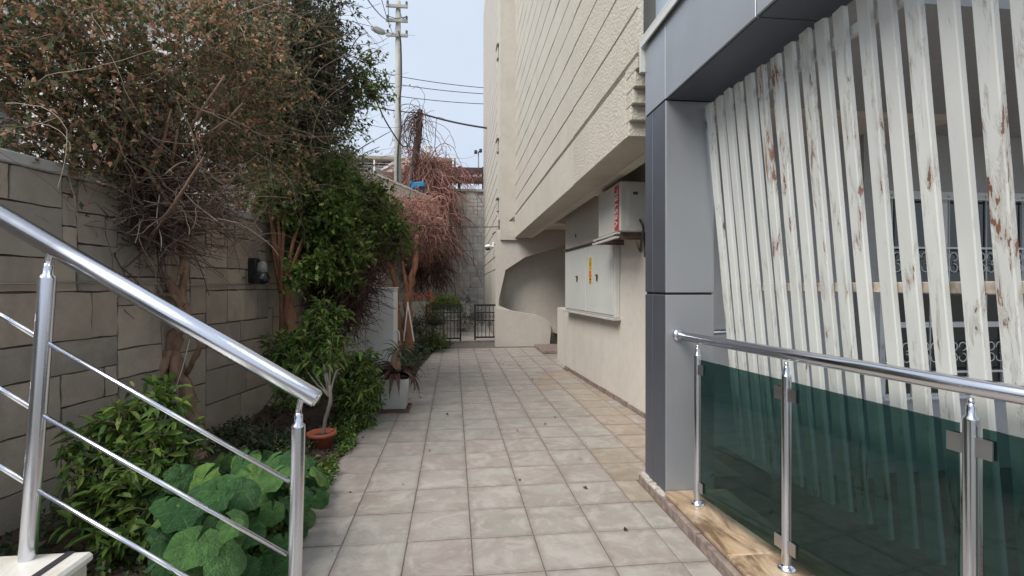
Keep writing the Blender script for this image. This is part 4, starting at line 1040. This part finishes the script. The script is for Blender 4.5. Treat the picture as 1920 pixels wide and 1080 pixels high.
# 1. big bougainvillea over the wall
bg_ = thing('climbing_shrub', 'huge olive and rust brown climbing shrub spilling over the stone wall at upper left', 'shrub', gr(372, 868))
specA = sp_([(40, 60, 3.0, .42, 1.2), (190, 60, 3.3, .48, 1.4), (330, 60, 3.7, .5, 1.3), (80, 190, 3.1, .38, 1.0), (220, 190, 3.4, .44, 1.2), (350, 200, 3.8, .48, 1.2),
             (450, 260, 4.2, .38, .8), (120, 290, 3.2, .25, .45), (280, 300, 3.6, .32, .7), (390, 330, 4.0, .26, .45), (480, 120, 4.2, .5, 1.0), (-60, 120, 3.0, .4, .6), (460, 10, 4.2, .5, .8), (540, 320, 4.6, .2, .25), (20, 300, 3.0, .15, .12)])
clumps(specA, 860, 33, .041, .19, bg_, 'leaf_boug', tw=3, wr=.62, tr=.0022)
# long arching bare canes
N = 380; ci = rng.integers(0, len(specA), N); P0 = np.array([specA[i][0] for i in ci]) + rng.normal(size=(N, 3)) * vec(.3, .3, .2)
D0 = rng.normal(size=(N, 3)) + vec(.5, -.1, .1); V_, F_ = strand_arrays(walk(P0, D0, 12, rng.uniform(.03, .09, N), .12, -.03), np.linspace(.0026, .0012, 12)[None] * rng.uniform(.6, 1.6, (N, 1))); fast_mesh('canes', V_, F_, M['twig'], bg_)
N = 650; ps = [at(random.uniform(110, 330), random.uniform(310, 480), random.uniform(3.5, 3.9)) for _ in range(N)]; D0 = rng.normal(size=(N, 3)) * .6 + vec(-.5, 0, .6) * rng.choice([-1, 1], size=(N, 1))
V_, F_ = strand_arrays(walk(np.array(ps), D0, 9, rng.uniform(.03, .075, N), .16, 0), np.linspace(.006, .002, 9)[None] * rng.uniform(.5, 1.6, (N, 1))); fast_mesh('bare_stems', V_, F_, M['twig_dark'], bg_)
# tangle of bare stems under the crown in front of the wall
N = 700; ps = [at(random.uniform(90, 420), random.uniform(300, 430), random.uniform(3.4, 4.2)) for _ in range(N)]; D0 = rng.normal(size=(N, 3)) * vec(1, .8, .7) + vec(.25, 0, .25)
V_, F_ = strand_arrays(walk(np.array(ps), D0, 9, rng.uniform(.03, .08, N), .2, -.02), np.linspace(.0042, .0016, 9)[None] * rng.uniform(.5, 1.5, (N, 1))); fast_mesh('bare_stems', V_, F_, M['twig'], bg_)
N = 260; ps = [at(random.uniform(150, 480), random.uniform(360, 470), random.uniform(3.6, 4.6)) for _ in range(N)]; D0 = rng.normal(size=(N, 3)) * vec(1, .6, .4)
V_, F_ = strand_arrays(walk(np.array(ps), D0, 8, rng.uniform(.03, .07, N), .25, -.03), np.linspace(.0035, .0014, 8)[None] * np.ones((N, 1))); fast_mesh('bare_stems', V_, F_, M['twig'], bg_)
base = gr(375, 868)
limb(bg_, [base - Vector((0, 0, .05)), at(368, 800, 4.0), at(345, 720, 4.0), at(322, 650, 4.02), at(345, 590, 4.0), at(318, 530, 3.98), at(290, 500, 3.95), at(262, 455, 3.9), at(205, 400, 3.75), at(150, 330, 3.5), at(110, 200, 3.3)], [.062, .055, .05, .055, .05, .035, .03, .03, .026, .022, .012])
limb(bg_, [at(262, 792, 3.9), at(282, 740, 3.92), at(300, 700, 3.93), at(318, 660, 3.98)], [.03, .034, .04, .04])
limb(bg_, [at(350, 700, 4.02), at(368, 665, 3.95), at(376, 640, 3.9), at(352, 615, 3.92), at(325, 600, 3.95), at(352, 570, 3.98)], [.02, .022, .022, .024, .024, .02])
limb(bg_, [at(338, 590, 4.0), at(345, 500, 4.05), at(335, 420, 4.0), at(330, 330, 3.95), at(335, 200, 3.9)], [.036, .028, .026, .022, .012])
limb(bg_, [at(308, 688, 3.95), at(250, 655, 3.85), at(190, 610, 3.75), at(130, 570, 3.65), at(108, 520, 3.6), at(120, 430, 3.5), at(120, 330, 3.4)], [.016, .015, .014, .013, .012, .012, .008], nm='branch')
limb(bg_, [at(352, 620, 3.95), at(330, 560, 3.9), at(295, 550, 3.88), at(280, 545, 3.85)], [.014, .016, .014, .01], nm='branch')
for k in range(26):
    a = at(random.uniform(120, 350), random.uniform(380, 520), random.uniform(3.6, 4.0)); e_ = at(random.uniform(0, 480), random.uniform(120, 320), random.uniform(3.0, 4.2)); mid = a.lerp(e_, .5) + Vector((random.uniform(-.12, .12), random.uniform(-.1, .1), random.uniform(-.05, .1)))
    limb(bg_, [a, mid, e_], [.017, .012, .006], nm='branch', sides=6)
m_ = MB(); m_.tube(smooth_path([at(356, 636, 3.88), at(342, 690, 3.86), at(325, 742, 3.86), at(322, 770, 3.86)]), .0035, 5); tag(m_.build('hanging_string', M['string'], origin=at(356, 636, 3.88)), 'pale string hanging from the twisted trunk in front of the wall', 'string')
m_ = MB(); m_.tube(smooth_path([at(299, 365, 3.5), at(294, 410, 3.5), at(302, 445, 3.5), at(302, 470, 3.5)]), .0032, 5); tag(m_.build('hanging_string', M['string'], origin=at(299, 365, 3.5)), 'whitish string dangling below the rust brown foliage', 'string')

# 2. dark green tree mass behind
dt = thing('dark_green_tree', 'dark green leafy tree reaching toward the utility pole against the sky', 'tree', (-2.6, 5.9, 1.6))
specB = sp_([(510, 60, 5.4, .6, 1.1), (580, 110, 5.6, .44, 1.0), (440, 170, 5.2, .62, 1.0), (540, 200, 5.5, .5, 1.0), (615, 190, 5.7, .28, .45), (630, 55, 5.8, .15, .12), (590, 0, 5.6, .36, .3), (480, 270, 5.4, .35, .4), (560, 270, 5.6, .28, .25)])
clumps(specB, 800, 30, .05, .24, dt, 'leaf_dark', tw=4, wr=.6)
specB2 = sp_([(690, 125, 5.9, .07, .6), (670, 155, 5.9, .13, 1.2), (700, 175, 5.9, .10, 1.1), (650, 200, 5.9, .16, 1.0), (725, 165, 5.9, .05, .3), (660, 240, 5.9, .12, .5), (600, 260, 5.8, .2, .6)])
clumps(specB2, 90, 22, .05, .16, dt, 'leaf_mid', name='foliage', tw=3, wr=.62)
N = 110; cen = np.array([s[0] for s in specB])[rng.integers(0, 9, N)]; P0 = cen + rng.normal(size=(N, 3)) * .15; D0 = rng.normal(size=(N, 3)) + vec(.5, 0, .2); V_, F_ = strand_arrays(walk(P0, D0, 10, rng.uniform(.05, .11, N), .17, 0), np.linspace(.005, .0018, 10)[None] * np.ones((N, 1))); fast_mesh('twigs', V_, F_, M['twig_dark'], dt)
b0 = Vector((-2.6, 5.9, 1.6))
for tgt in ((510, 60, 5.4), (590, 110, 5.6), (440, 170, 5.2), (620, 190, 5.7), (540, 200, 5.5), (640, 60, 5.8), (690, 150, 5.9)):
    e_ = at(*tgt); limb(dt, [b0, b0.lerp(e_, .4) + Vector((.05, 0, .1)), e_], [.05, .03, .008], 'bark', 'branch', 7)
# thin bare twigs toward the pole
for q in ([(640, 300), (690, 270), (735, 245)], [(650, 320), (680, 290), (712, 275)], [(630, 260), (668, 245), (700, 262)], [(560, 120), (610, 60), (600, -20)], [(600, 60), (625, 30), (650, 24)], [(640, 130), (668, 75), (690, 60)], [(645, 150), (680, 100), (705, 90)]):
    limb(dt, [at(x, y, 5.9) for x, y in q], [.008, .006, .003], 'bark_grey', 'twig', 5)

# 3. green broad-leaved shrub on several stems
gs = thing('green_leaved_shrub', 'green leaved shrub on a bundle of brown stems beside the wall lamp', 'shrub', gr(545, 745))
specC = sp_([(540, 330, 5.5, .27, .7), (600, 350, 5.9, .32, 1.0), (560, 410, 5.7, .28, .9), (640, 410, 6.2, .32, 1.0), (690, 440, 6.6, .26, .9), (740, 450, 6.9, .17, .5), (590, 470, 5.8, .25, .7), (650, 470, 6.2, .26, .6), (720, 400, 6.9, .22, .5), (500, 360, 5.3, .25, .5), (630, 320, 6.2, .22, .4), (640, 520, 6.0, .15, .3)])
clumps(specC, 620, 20, .062, .17, gs, 'leaf_mid', tw=3, wr=.68)
specC2 = sp_([(620, 400, 5.7, .22, 1), (660, 470, 5.8, .15, .6), (600, 500, 5.5, .14, .5), (560, 520, 5.3, .1, .2), (740, 430, 6.6, .12, .4), (440, 505, 5.2, .06, .2), (690, 360, 6.5, .2, .5)])
clumps(specC2, 260, 16, .068, .14, gs, 'leaf_bright', tw=2, wr=.68)
for tx in ((500, 330, 5.3), (520, 400, 5.4), (540, 330, 5.5), (575, 370, 5.6), (590, 400, 5.7)):
    o0 = gr(545 + random.uniform(-5, 5), 745); limb(gs, [o0, at(538 + random.uniform(-6, 6), 620, 5.5), at(526 + (tx[0] - 526) * .4 + random.uniform(-6, 6), 500, 5.45), at(*tx)], [.04, .035, .022, .012], 'bark_red', 'stem', 8)
limb(gs, [gr(548, 745), at(545, 640, 5.5), at(540, 560, 5.5), at(520, 480, 5.45), at(512, 420, 5.4)], [.075, .065, .05, .026, .014], 'bark_red', 'trunk')

# 4. dark tangle of dead vine behind it
dk = thing('dead_vine_tangle', 'dark tangle of dead vine hanging behind the green leaved shrub', 'dead vine', at(640, 640, 7.0))
N = 3600
def tang():
    while True:
        x, y = random.gauss(636, 46), min(660, random.gauss(510, 66))
        if y > 470 and x > 722 - (y - 480) * .48: continue
        return at(x, y, random.uniform(6.3, 7.7))
ps = np.array([tang() for _ in range(N)])
V_, F_ = strand_arrays(walk(ps, rng.normal(size=(N, 3)) + vec(0, 0, -.4), 8, rng.uniform(.03, .09, N), .35, -.08), np.linspace(.006, .0025, 8)[None] * rng.uniform(.6, 1.5, (N, 1))); fast_mesh('dead_stems', V_, F_, M['twig_dark'], dk)
C0 = np.array([tang() for _ in range(9000)]); V_, F_ = leaf_arrays(C0, rng.normal(size=(9000, 3)), rng.uniform(.03, .07, 9000)); fast_mesh('dead_leaves', V_, F_, M['leaf_dead'], dk)

# 5. tree with orange trunks by the cabinet
ot = thing('orange_barked_tree', 'small tree with bare orange brown trunks growing behind the white cabinet', 'tree', at(762, 660, 9.7))
limb(ot, [at(765, 668, 9.7), at(764, 600, 9.7), at(766, 545, 9.7), at(778, 500, 9.7), at(782, 440, 9.9)], [.11, .09, .08, .06, .03], 'bark_red')
limb(ot, [at(752, 665, 9.6), at(745, 600, 9.6), at(742, 560, 9.6), at(738, 520, 9.6), at(720, 470, 9.7)], [.08, .07, .06, .05, .02], 'bark_red')
limb(ot, [at(766, 560, 9.7), at(760, 525, 9.6), at(755, 490, 9.6)], [.05, .04, .02], 'bark_red')
clumps(sp_([(725, 480, 9.6, .4, 1), (770, 465, 9.9, .3, .7), (705, 440, 9.4, .4, .8)]), 120, 14, .05, .25, ot, 'leaf_dead', tw=4, twigmat='twig_dark')

# 6. reddish dry vine over the retaining wall
rv = thing('dry_red_vine', 'great curtain of dry reddish vine stems hanging over the retaining wall', 'dry vine', at(815, 330, 19.5))
def curtain(n, x0, x1, y0, y1, d0, d1, hang, wig, r, mat, nm, K=14):
    ps = np.array([at(random.uniform(x0, x1), random.uniform(y0, y1), random.uniform(d0, d1)) for _ in range(n)])
    Pw = walk(ps, rng.normal(size=(n, 3)) * vec(.55, 1, .5) + vec(-.15, -.3, .1), K, rng.uniform(.5, 1.2, n) * hang / K, wig, -.22)
    V_, F_ = strand_arrays(Pw, np.linspace(r, r * .4, K)[None] * rng.uniform(.6, 1.5, (n, 1))); return fast_mesh(nm, V_, F_, M[mat], rv)
curtain(800, 785, 822, 300, 345, 19.0, 19.9, 2.6, .22, .016, 'twig_red', 'hanging_stems')
curtain(1900, 765, 826, 340, 450, 18.4, 19.8, 2.6, .25, .016, 'twig_red', 'hanging_stems')
curtain(2600, 690, 815, 375, 455, 13.5, 16.5, 1.2, .5, .012, 'twig_red', 'hanging_stems')
curtain(900, 650, 790, 370, 430, 11.5, 13.5, .8, .5, .009, 'twig_red', 'hanging_stems')
curtain(1200, 750, 824, 440, 510, 16.5, 19.5, 1.7, .3, .016, 'twig_dark', 'hanging_stems')
curtain(260, 830, 903, 322, 335, 20.0, 20.3, .5, .5, .012, 'twig_red', 'hanging_stems')
# green slope foliage below the stepped wall
hs = thing('hedge_bank', 'grey green bank of foliage between the climbing shrub and the stepped wall', 'shrub', at(660, 420, 10))
clumps(sp_([(640, 350, 10, .6, 1), (680, 400, 10, .5, 1), (600, 300, 9.5, .6, .8), (650, 310, 10.5, .35, .5), (700, 470, 10, .35, .5), (620, 430, 9.5, .6, .9)]), 420, 22, .08, .3, hs, 'leaf_dark', tw=4)

# 7. low planting by the fence
bb = thing('lime_green_bush', 'bright lime green rounded bush behind the black iron fence', 'bush', at(832, 580, 13.5)); bb.location.z = .0
clumps(sp_([(832, 566, 13.5, .34, 1), (818, 574, 13.5, .25, .6), (850, 572, 13.5, .24, .6)], .5), 160, 22, .05, .12, bb, 'leaf_lime', tw=4)
limb(bb, [Vector((bb.location.x, bb.location.y, 0)), at(832, 580, 13.5)], [.04, .02], 'bark', 'stem')
fb = thing('dark_bed_shrub', 'dark green low shrub in front of the black iron fence', 'shrub', gr(800, 662))
clumps(sp_([(800, 635, 10.6, .26, 1), (825, 645, 11, .2, .7), (785, 610, 11, .25, .7), (812, 600, 11.4, .22, .5), (780, 645, 10.2, .18, .5)], .8), 170, 22, .05, .14, fb, 'leaf_dark', tw=3)
clumps(sp_([(815, 640, 10.5, .22, 1)], .6), 50, 20, .05, .12, fb, 'leaf_mid', tw=3)
al = thing('red_flowering_aloe', 'grey aloe with coral red flower spikes in front of the black fence', 'aloe', at(812, 640, 11.6)); al.location.z = 0
for k in range(26):
    a = random.uniform(0, 2 * PI); b0 = at(812, 612, 11.6); ln = random.uniform(.3, .55); el = random.uniform(.2, 1.2)
    d_ = Vector((math.cos(a) * math.cos(el), math.sin(a) * math.cos(el), math.sin(el))); pts = [b0, b0 + d_ * ln * .5, b0 + d_ * ln + Vector((0, 0, -.1 + .06 * el))]; m_ = MB(); m_.tube(smooth_path(pts, 3), lerp_list([.022, .018, .004], 7), 5); m_.build('leaf', M['leaf_grey'], al)
limb(al, [Vector((at(812, 640, 11.6).x, at(812, 640, 11.6).y, 0)), at(812, 612, 11.6)], [.05, .04], 'bark_grey', 'stem')
for px, py in ((780, 553), (788, 557), (797, 553), (803, 548), (806, 556), (812, 560), (783, 560)):
    t = at(px, py, 11.6); m_ = MB(); m_.tube(smooth_path([at(806 + (px - 800) * .2, 605, 11.6), at((px + 806) / 2, 580, 11.6), t], 3), .007, 5); m_.build('flower_stem', M['bark_red'], al)
    V_, F_ = leaf_arrays(np.array([t] * 26) + rng.normal(size=(26, 3)) * vec(.035, .035, .02), rng.normal(size=(26, 3)) + vec(0, 0, -.6), rng.uniform(.03, .06, 26), wr=.4); fast_mesh('flower', V_, F_, M['flower'], al)
wb = thing('weedy_wall_plant', 'thin dark weed growing at the foot of the retaining wall above the gate gap', 'plant', at(872, 620, 15)); wb.location.z = 0
clumps(sp_([(870, 570, 15, .35, 1), (880, 600, 15, .4, 1), (868, 630, 15, .3, .7)], 1.0), 60, 12, .06, .25, wb, 'leaf_dark', twigmat='twig_dark', tw=4)

# 8. pots
def pot(c_, r0, r1, h, mat, parent, n=28):
    m = MB(); m.lathe(c_, [(r0, 0), (r0 + (r1 - r0) * .8, h * .78), (r1 + .012, h * .79), (r1 + .014, h), (r1 - .006, h), (r1 - .02, h * .8), (r1 - .03, h * .78), (.001, h * .77)], n)
    o = m.build('pot', M[mat], parent, smooth=True); return o
g = gr(603, 842); tp = thing('terracotta_pot', 'small terracotta pot holding a thin grey stem at the bed edge', 'pot', g)
pot(g, .075, .108, .15, 'terracotta', tp)
m_ = MB(); m_.lathe(g, [(.001, .112), (.085, .113), (.086, .118), (.001, .12)], 20); m_.build('soil', M['soil'], tp)
ps_ = thing('potted_shrub', 'leafy green shrub on a thin pale trunk standing in the terracotta pot', 'shrub', g + Vector((0, 0, .12)))
s1 = g + Vector((.01, 0, .12)); limb(ps_, [s1, at(612, 780, 4.2), at(620, 742, 4.2), at(612, 700, 4.3)], [.016, .015, .014, .01], 'bark_grey', 'stem')
for q in ((560, 660, 4.5), (600, 640, 4.5), (620, 620, 4.4), (640, 690, 4.4), (540, 620, 4.6)): limb(ps_, [at(618, 745, 4.2), at((618 + q[0]) / 2, 700, 4.3), at(*q)], [.009, .007, .004], 'bark_grey', 'stem', 6)
clumps(sp_([(560, 650, 4.6, .2, 1), (600, 620, 4.5, .17, .8), (610, 585, 4.5, .1, .4), (530, 660, 4.7, .16, .7), (575, 700, 4.5, .2, .9), (625, 660, 4.4, .14, .5), (545, 735, 4.5, .15, .5)]), 150, 12, .085, .1, ps_, 'leaf_mid', tw=2, wr=.36, fine=True, droop=.25)
clumps(sp_([(600, 620, 4.45, .17, .8), (580, 690, 4.4, .2, .9)]), 40, 10, .085, .1, ps_, 'leaf_bright', tw=2, wr=.36, fine=True, droop=.25)
g2 = gr(680, 800); sh = thing('lanceolate_bush', 'bushy plant with narrow yellow green leaves next to the white planter', 'bush', g2)
clumps(sp_([(675, 680, 5.2, .15, .7), (685, 730, 5.2, .15, 1), (670, 750, 5.0, .17, 1), (650, 700, 5.1, .15, .7), (680, 785, 4.9, .12, .5)]), 150, 13, .08, .1, sh, 'leaf_mid', tw=2, wr=.3, fine=True, droop=.3)
clumps(sp_([(685, 700, 5.1, .17, .7), (690, 730, 5.1, .15, 1), (670, 745, 4.95, .13, 1)]), 60, 12, .08, .1, sh, 'leaf_bright', tw=2, wr=.3, fine=True, droop=.3)
for k in range(7): limb(sh, [g2 + Vector((random.uniform(-.06, .06), random.uniform(-.06, .1), 0)), at(random.uniform(660, 700), 740, 5.1), at(random.uniform(650, 705), 680, 5.15)], [.008, .006, .003], 'bark', 'stem', 5)
g3 = gr(742, 768); wp = thing('white_planter', 'square white planter on a brown tray at the left edge of the path', 'planter', g3)
m_ = MB(); a0, a1, h_ = .125, .165, .37
m_.add([(g3.x - a0, g3.y - a0, .035), (g3.x + a0, g3.y - a0, .035), (g3.x + a0, g3.y + a0, .035), (g3.x - a0, g3.y + a0, .035), (g3.x - a1, g3.y - a1, h_), (g3.x + a1, g3.y - a1, h_), (g3.x + a1, g3.y + a1, h_), (g3.x - a1, g3.y + a1, h_),
        (g3.x - a1 + .02, g3.y - a1 + .02, h_), (g3.x + a1 - .02, g3.y - a1 + .02, h_), (g3.x + a1 - .02, g3.y + a1 - .02, h_), (g3.x - a1 + .02, g3.y + a1 - .02, h_)],
       [(0, 3, 2, 1), (0, 1, 5, 4), (1, 2, 6, 5), (2, 3, 7, 6), (3, 0, 4, 7), (4, 5, 9, 8), (5, 6, 10, 9), (6, 7, 11, 10), (7, 4, 8, 11)])
m_.build('pot', M['planter'], wp)
m_ = MB(); m_.box((g3.x - a1 + .012, g3.y - a1 + .012, h_ - .04), (g3.x + a1 - .012, g3.y + a1 - .012, h_ - .03)); m_.build('soil', M['soil'], wp)
m_ = MB(); t_ = .165; m_.box((g3.x - t_, g3.y - t_, .004), (g3.x + t_, g3.y + t_, .016)); 
for (xa, ya_, xb, yb_) in ((-t_, -t_, t_, -t_ + .012), (-t_, t_ - .012, t_, t_), (-t_, -t_ + .012, -t_ + .012, t_ - .012), (t_ - .012, -t_ + .012, t_, t_ - .012)): m_.box((g3.x + xa, g3.y + ya_, .016), (g3.x + xb, g3.y + yb_, .034))
m_.build('tray', M['saucer'], wp)
ag = thing('drooping_agave', 'brown drooping plant with a dark trunk and strap leaves in the white planter', 'plant', g3 + Vector((0, 0, h_ - .03)))
tb = g3 + Vector((0, 0, h_ - .04)); limb(ag, [tb, tb + Vector((.01, .02, .12)), tb + Vector((.0, .03, .26)), tb + Vector((.03, .05, .36))], [.04, .055, .05, .03], 'bark', 'trunk')
def strap(p0, az, ln, el, sag, w, mat, parent, nm='leaf'):
    n = 8; vs = []; fs = []; side = Vector((-math.sin(az), math.cos(az), 0)); p = Vector(p0); e = el
    for i in range(n + 1):
        t = i / n; ww = w * (math.sin(PI * min(1, t * .9 + .12)) ** .6) * (1 - t ** 3) + .001
        vs += [tuple(p - side * ww), tuple(p + Vector((0, 0, -ww * .5))), tuple(p + side * ww)]
        p = p + Vector((math.cos(az) * math.cos(e), math.sin(az) * math.cos(e), math.sin(e))) * ln / n; e -= sag / n
    for i in range(n):
        for q in (0, 1): k = i * 3 + q; fs.append((k, k + 1, k + 4, k + 3))
    return mesh_obj(nm, vs, fs, M[mat], parent, origin=p0, smooth=True)
for k in range(30): strap(tb + Vector((0, 0, .05 + random.uniform(0, .08))), random.uniform(0, 2 * PI), random.uniform(.30, .55), random.uniform(.2, .9), random.uniform(1.8, 3.0), .03, 'leaf_dead', ag)
for k in range(26): strap(tb + Vector((.02, .04, .3 + random.uniform(-.05, .08))), random.uniform(0, 2 * PI), random.uniform(.22, .36), random.uniform(.1, 1.1), random.uniform(1.2, 2.2), .013, 'leaf_grey', ag)

# 9. near leafy bush: every leaf a piece
nb = thing('glossy_leaved_bush', 'glossy green leaved bush behind the railing at the foot of the stone wall', 'bush', gr(250, 1010))
specN = sp_([(250, 800, 2.75, .13, .7), (300, 760, 2.8, .08, .3), (200, 830, 2.7, .14, .8), (290, 860, 2.7, .16, 1), (230, 900, 2.65, .18, 1.1), (310, 940, 2.6, .13, .6), (190, 970, 2.6, .13, .6), (260, 1000, 2.5, .16, .8), (330, 820, 2.8, .09, .4)])
clumps(specN, 170, 12, .085, .09, nb, 'leaf_mid', tw=2, wr=.36, fine=True, droop=.25)
clumps(sp_([(250, 790, 2.7, .12, .7), (300, 755, 2.75, .07, .3), (290, 850, 2.6, .14, 1), (240, 890, 2.55, .13, .7)]), 60, 9, .085, .09, nb, 'leaf_bright', tw=2, wr=.36, fine=True, droop=.25)
for k in range(9):
    a0 = gr(random.uniform(230, 280), 1010); e_ = at(random.uniform(180, 330), random.uniform(760, 880), 2.7); limb(nb, [a0, a0.lerp(e_, .5) + Vector((0, 0, .08)), e_], [.009, .007, .004], 'bark_grey', 'stem', 6)
lproto = []
for v_ in range(3):
    V_, F_ = leaf_arrays(np.zeros((1, 3)), np.array([[1.0, 0, .1]]), np.array([.1]), wr=.36, fine=True, droop=.2)
    lproto.append((V_, F_))
proto_o = fast_mesh('leaf', lproto[0][0] + np.array(wpos(nb)), lproto[0][1], M['leaf_bright'], nb)
first = True
for k in range(230):
    s = random.choices(specN, [q[2] for q in specN])[0]; c_ = ball(1, s[0], s[1] * 1.15, .9, .7)[0]
    o = proto_o if first else proto_o.copy()
    if not first: COL.objects.link(o)
    first = False; o.location = Vector(c_) - wpos(nb); o.rotation_euler = (random.uniform(-.5, .5), random.uniform(-.7, .5), random.uniform(0, 2 * PI)); o.scale = [random.uniform(.7, 1.25)] * 3

# 10. mallow with large lobed leaves
ml = thing('mallow_plant', 'mallow with large round lobed dark green leaves between wall and path', 'plant', gr(470, 960))
def mallow_leaf_mesh(seed):
    rr = random.Random(seed); n = 30; vs = [(0, 0, 0)]; rings = 4; fs = []
    for q in range(1, rings + 1):
        for i in range(n):
            a = -PI + .16 + (2 * PI - .32) * i / (n - 1)
            lob = 1 + .055 * math.cos(a * 6) + rr.uniform(-.03, .03)
            r = q / rings * lob * (.80 + .20 * math.cos(a * .5)) * 1.05
            z = .09 * (q / rings) ** 1.6 * math.cos(a * 6 + .4) * -1 + .20 * (q / rings) ** 1.2 - .34 * (q / rings) ** 3 + rr.uniform(-.015, .015)
            vs.append((r * math.cos(a), r * math.sin(a), z * .8))
    for i in range(n - 1): fs.append((0, 1 + i, 2 + i))
    for q in range(rings - 1):
        for i in range(n - 1): k = 1 + q * n + i; fs.append((k, k + n, k + n + 1, k + 1))
    me = bpy.data.meshes.new('leaf'); me.from_pydata(vs, [], fs); me.materials.append(M['leaf_mallow']); me.polygons.foreach_set('use_smooth', [True] * len(fs)); me.update(); return me
mms = [mallow_leaf_mesh(i) for i in range(7)]
cnt = 0; placed = []
mloc = wpos(ml); hubs = [gr(430, 900), gr(480, 960), gr(545, 940), gr(400, 1000), gr(360, 1050), gr(470, 1040), gr(560, 1000)]
for k in range(900):
    if cnt >= 170: break
    px = random.uniform(300, 640); g_ = None
    lo = 850 + max(0, (430 - px)) * .35 if px < 560 else 850 + (px - 560) * 1.0
    py = random.uniform(lo, 1160); 
    if px > 600 and py > 1000: continue
    z = random.uniform(.06, .50) * (1.0 if px < 560 else .55)
    p = gr(px, py + 0, z)
    if py < 860 and not (330 < px < 560): continue
    if p.x > left_edge(p.y) + .10 or p.x < wallx(p.y) + .15: continue
    if p.y < 1.95: continue
    if any((p - q).length < .075 for q in placed): continue
    placed.append(p); o = bpy.data.objects.new('leaf', mms[cnt % 7]); COL.objects.link(o); o.parent = ml; o.location = p - mloc
    s_ = random.uniform(.045, .10); o.scale = (s_, s_, s_)
    tilt = random.uniform(.25, 1.15); az = random.uniform(-PI * 1.1, .3)
    o.rotation_euler = (Matrix.Rotation(az, 3, 'Z') @ Matrix.Rotation(tilt, 3, 'Y') @ Matrix.Rotation(random.uniform(-.5, .5), 3, 'X')).to_euler(); cnt += 1
    h_b = min(hubs, key=lambda q: (q - p).length); m_ = MB(); mid = h_b.lerp(p, .55) + Vector((0, 0, -.03)); m_.tube(smooth_path([h_b, mid, p], 4), lerp_list([.006, .004], 9), 5); m_.build('leaf_stalk', M['leaf_mid'], ml)

# 11. ground cover and litter
POT = gr(603, 842)
def scatter_ground(n, x0, x1, y0, y1, cond, hgt, size, mat, nm, lab, wr=.55):
    X = rng.uniform(x0, x1, n); Y = rng.uniform(y0, y1, n); ok = np.array([cond(a, c_) for a, c_ in zip(X, Y)]); X, Y = X[ok], Y[ok]; Z = rng.uniform(0.0, 1, len(X)) ** 1.3 * hgt
    V_, F_ = leaf_arrays(np.stack([X, Y, Z], 1), rng.normal(size=(len(X), 3)) + vec(0, 0, .5), rng.uniform(.5, 1.3, len(X)) * size, wr=wr)
    o = fast_mesh(nm, V_, F_, M[mat]); o['kind'] = 'stuff'; o['label'] = lab; o['category'] = 'ground cover'; return o
def clump_f(x, y, f=2.3, th=.0): return math.sin(x * f * 2.1 + y * 1.3) * math.sin(y * f - x * 1.7) > th
scatter_ground(17000, -1.55, -.90, 2.2, 6.2, lambda x, y: x < left_edge(y) + .03 + .05 * math.sin(y * 9) and x > -1.30 + .12 * math.sin(y * 4) and not (abs(x - POT.x) < .17 and POT.y - .5 < y < POT.y + .15), .09, .036, 'leaf_mid', 'ground_cover', 'low green ground cover creeping along the path edge', )
scatter_ground(9000, -2.4, -.95, 2.2, 7.5, lambda x, y: x > wallx(y) + .05 and clump_f(x, y, 2.3, .1), .12, .045, 'leaf_dark', 'undergrowth', 'dark low undergrowth on the soil of the bed', )
scatter_ground(2600, -2.3, -.98, 2.4, 7.5, lambda x, y: x > wallx(y) + .05, .02, .05, 'leaf_dead', 'leaf_litter', 'dry brown leaf litter on the soil of the bed', )
scatter_ground(110, -.95, 1.2, 2.2, 9, lambda x, y: x > left_edge(y) + .02 and (x < left_edge(y) + .4 or random.random() < .3), .004, .035, 'leaf_dead', 'fallen_leaves', 'a few dry brown leaves fallen on the path tiles beside the bed')
scatter_ground(5000, -1.9, -.5, 6.2, 11.5, lambda x, y: x < left_edge(y) - .02, .22, .06, 'leaf_dark', 'undergrowth', 'dark low plants in the far part of the bed')
df = thing('fern_clump', 'low dark green leafy clump at the foot of the wall behind the mallow', 'plant', gr(500, 860))
clumps(sp_([(480, 825, 4.3, .15, 1), (520, 835, 4.2, .14, 1), (430, 815, 4.5, .1, .5)], .6), 90, 14, .05, .1, df, 'leaf_dark', tw=2)
print('tiles', ntile, 'mallow leaves', cnt, 'objects', len(bpy.data.objects))
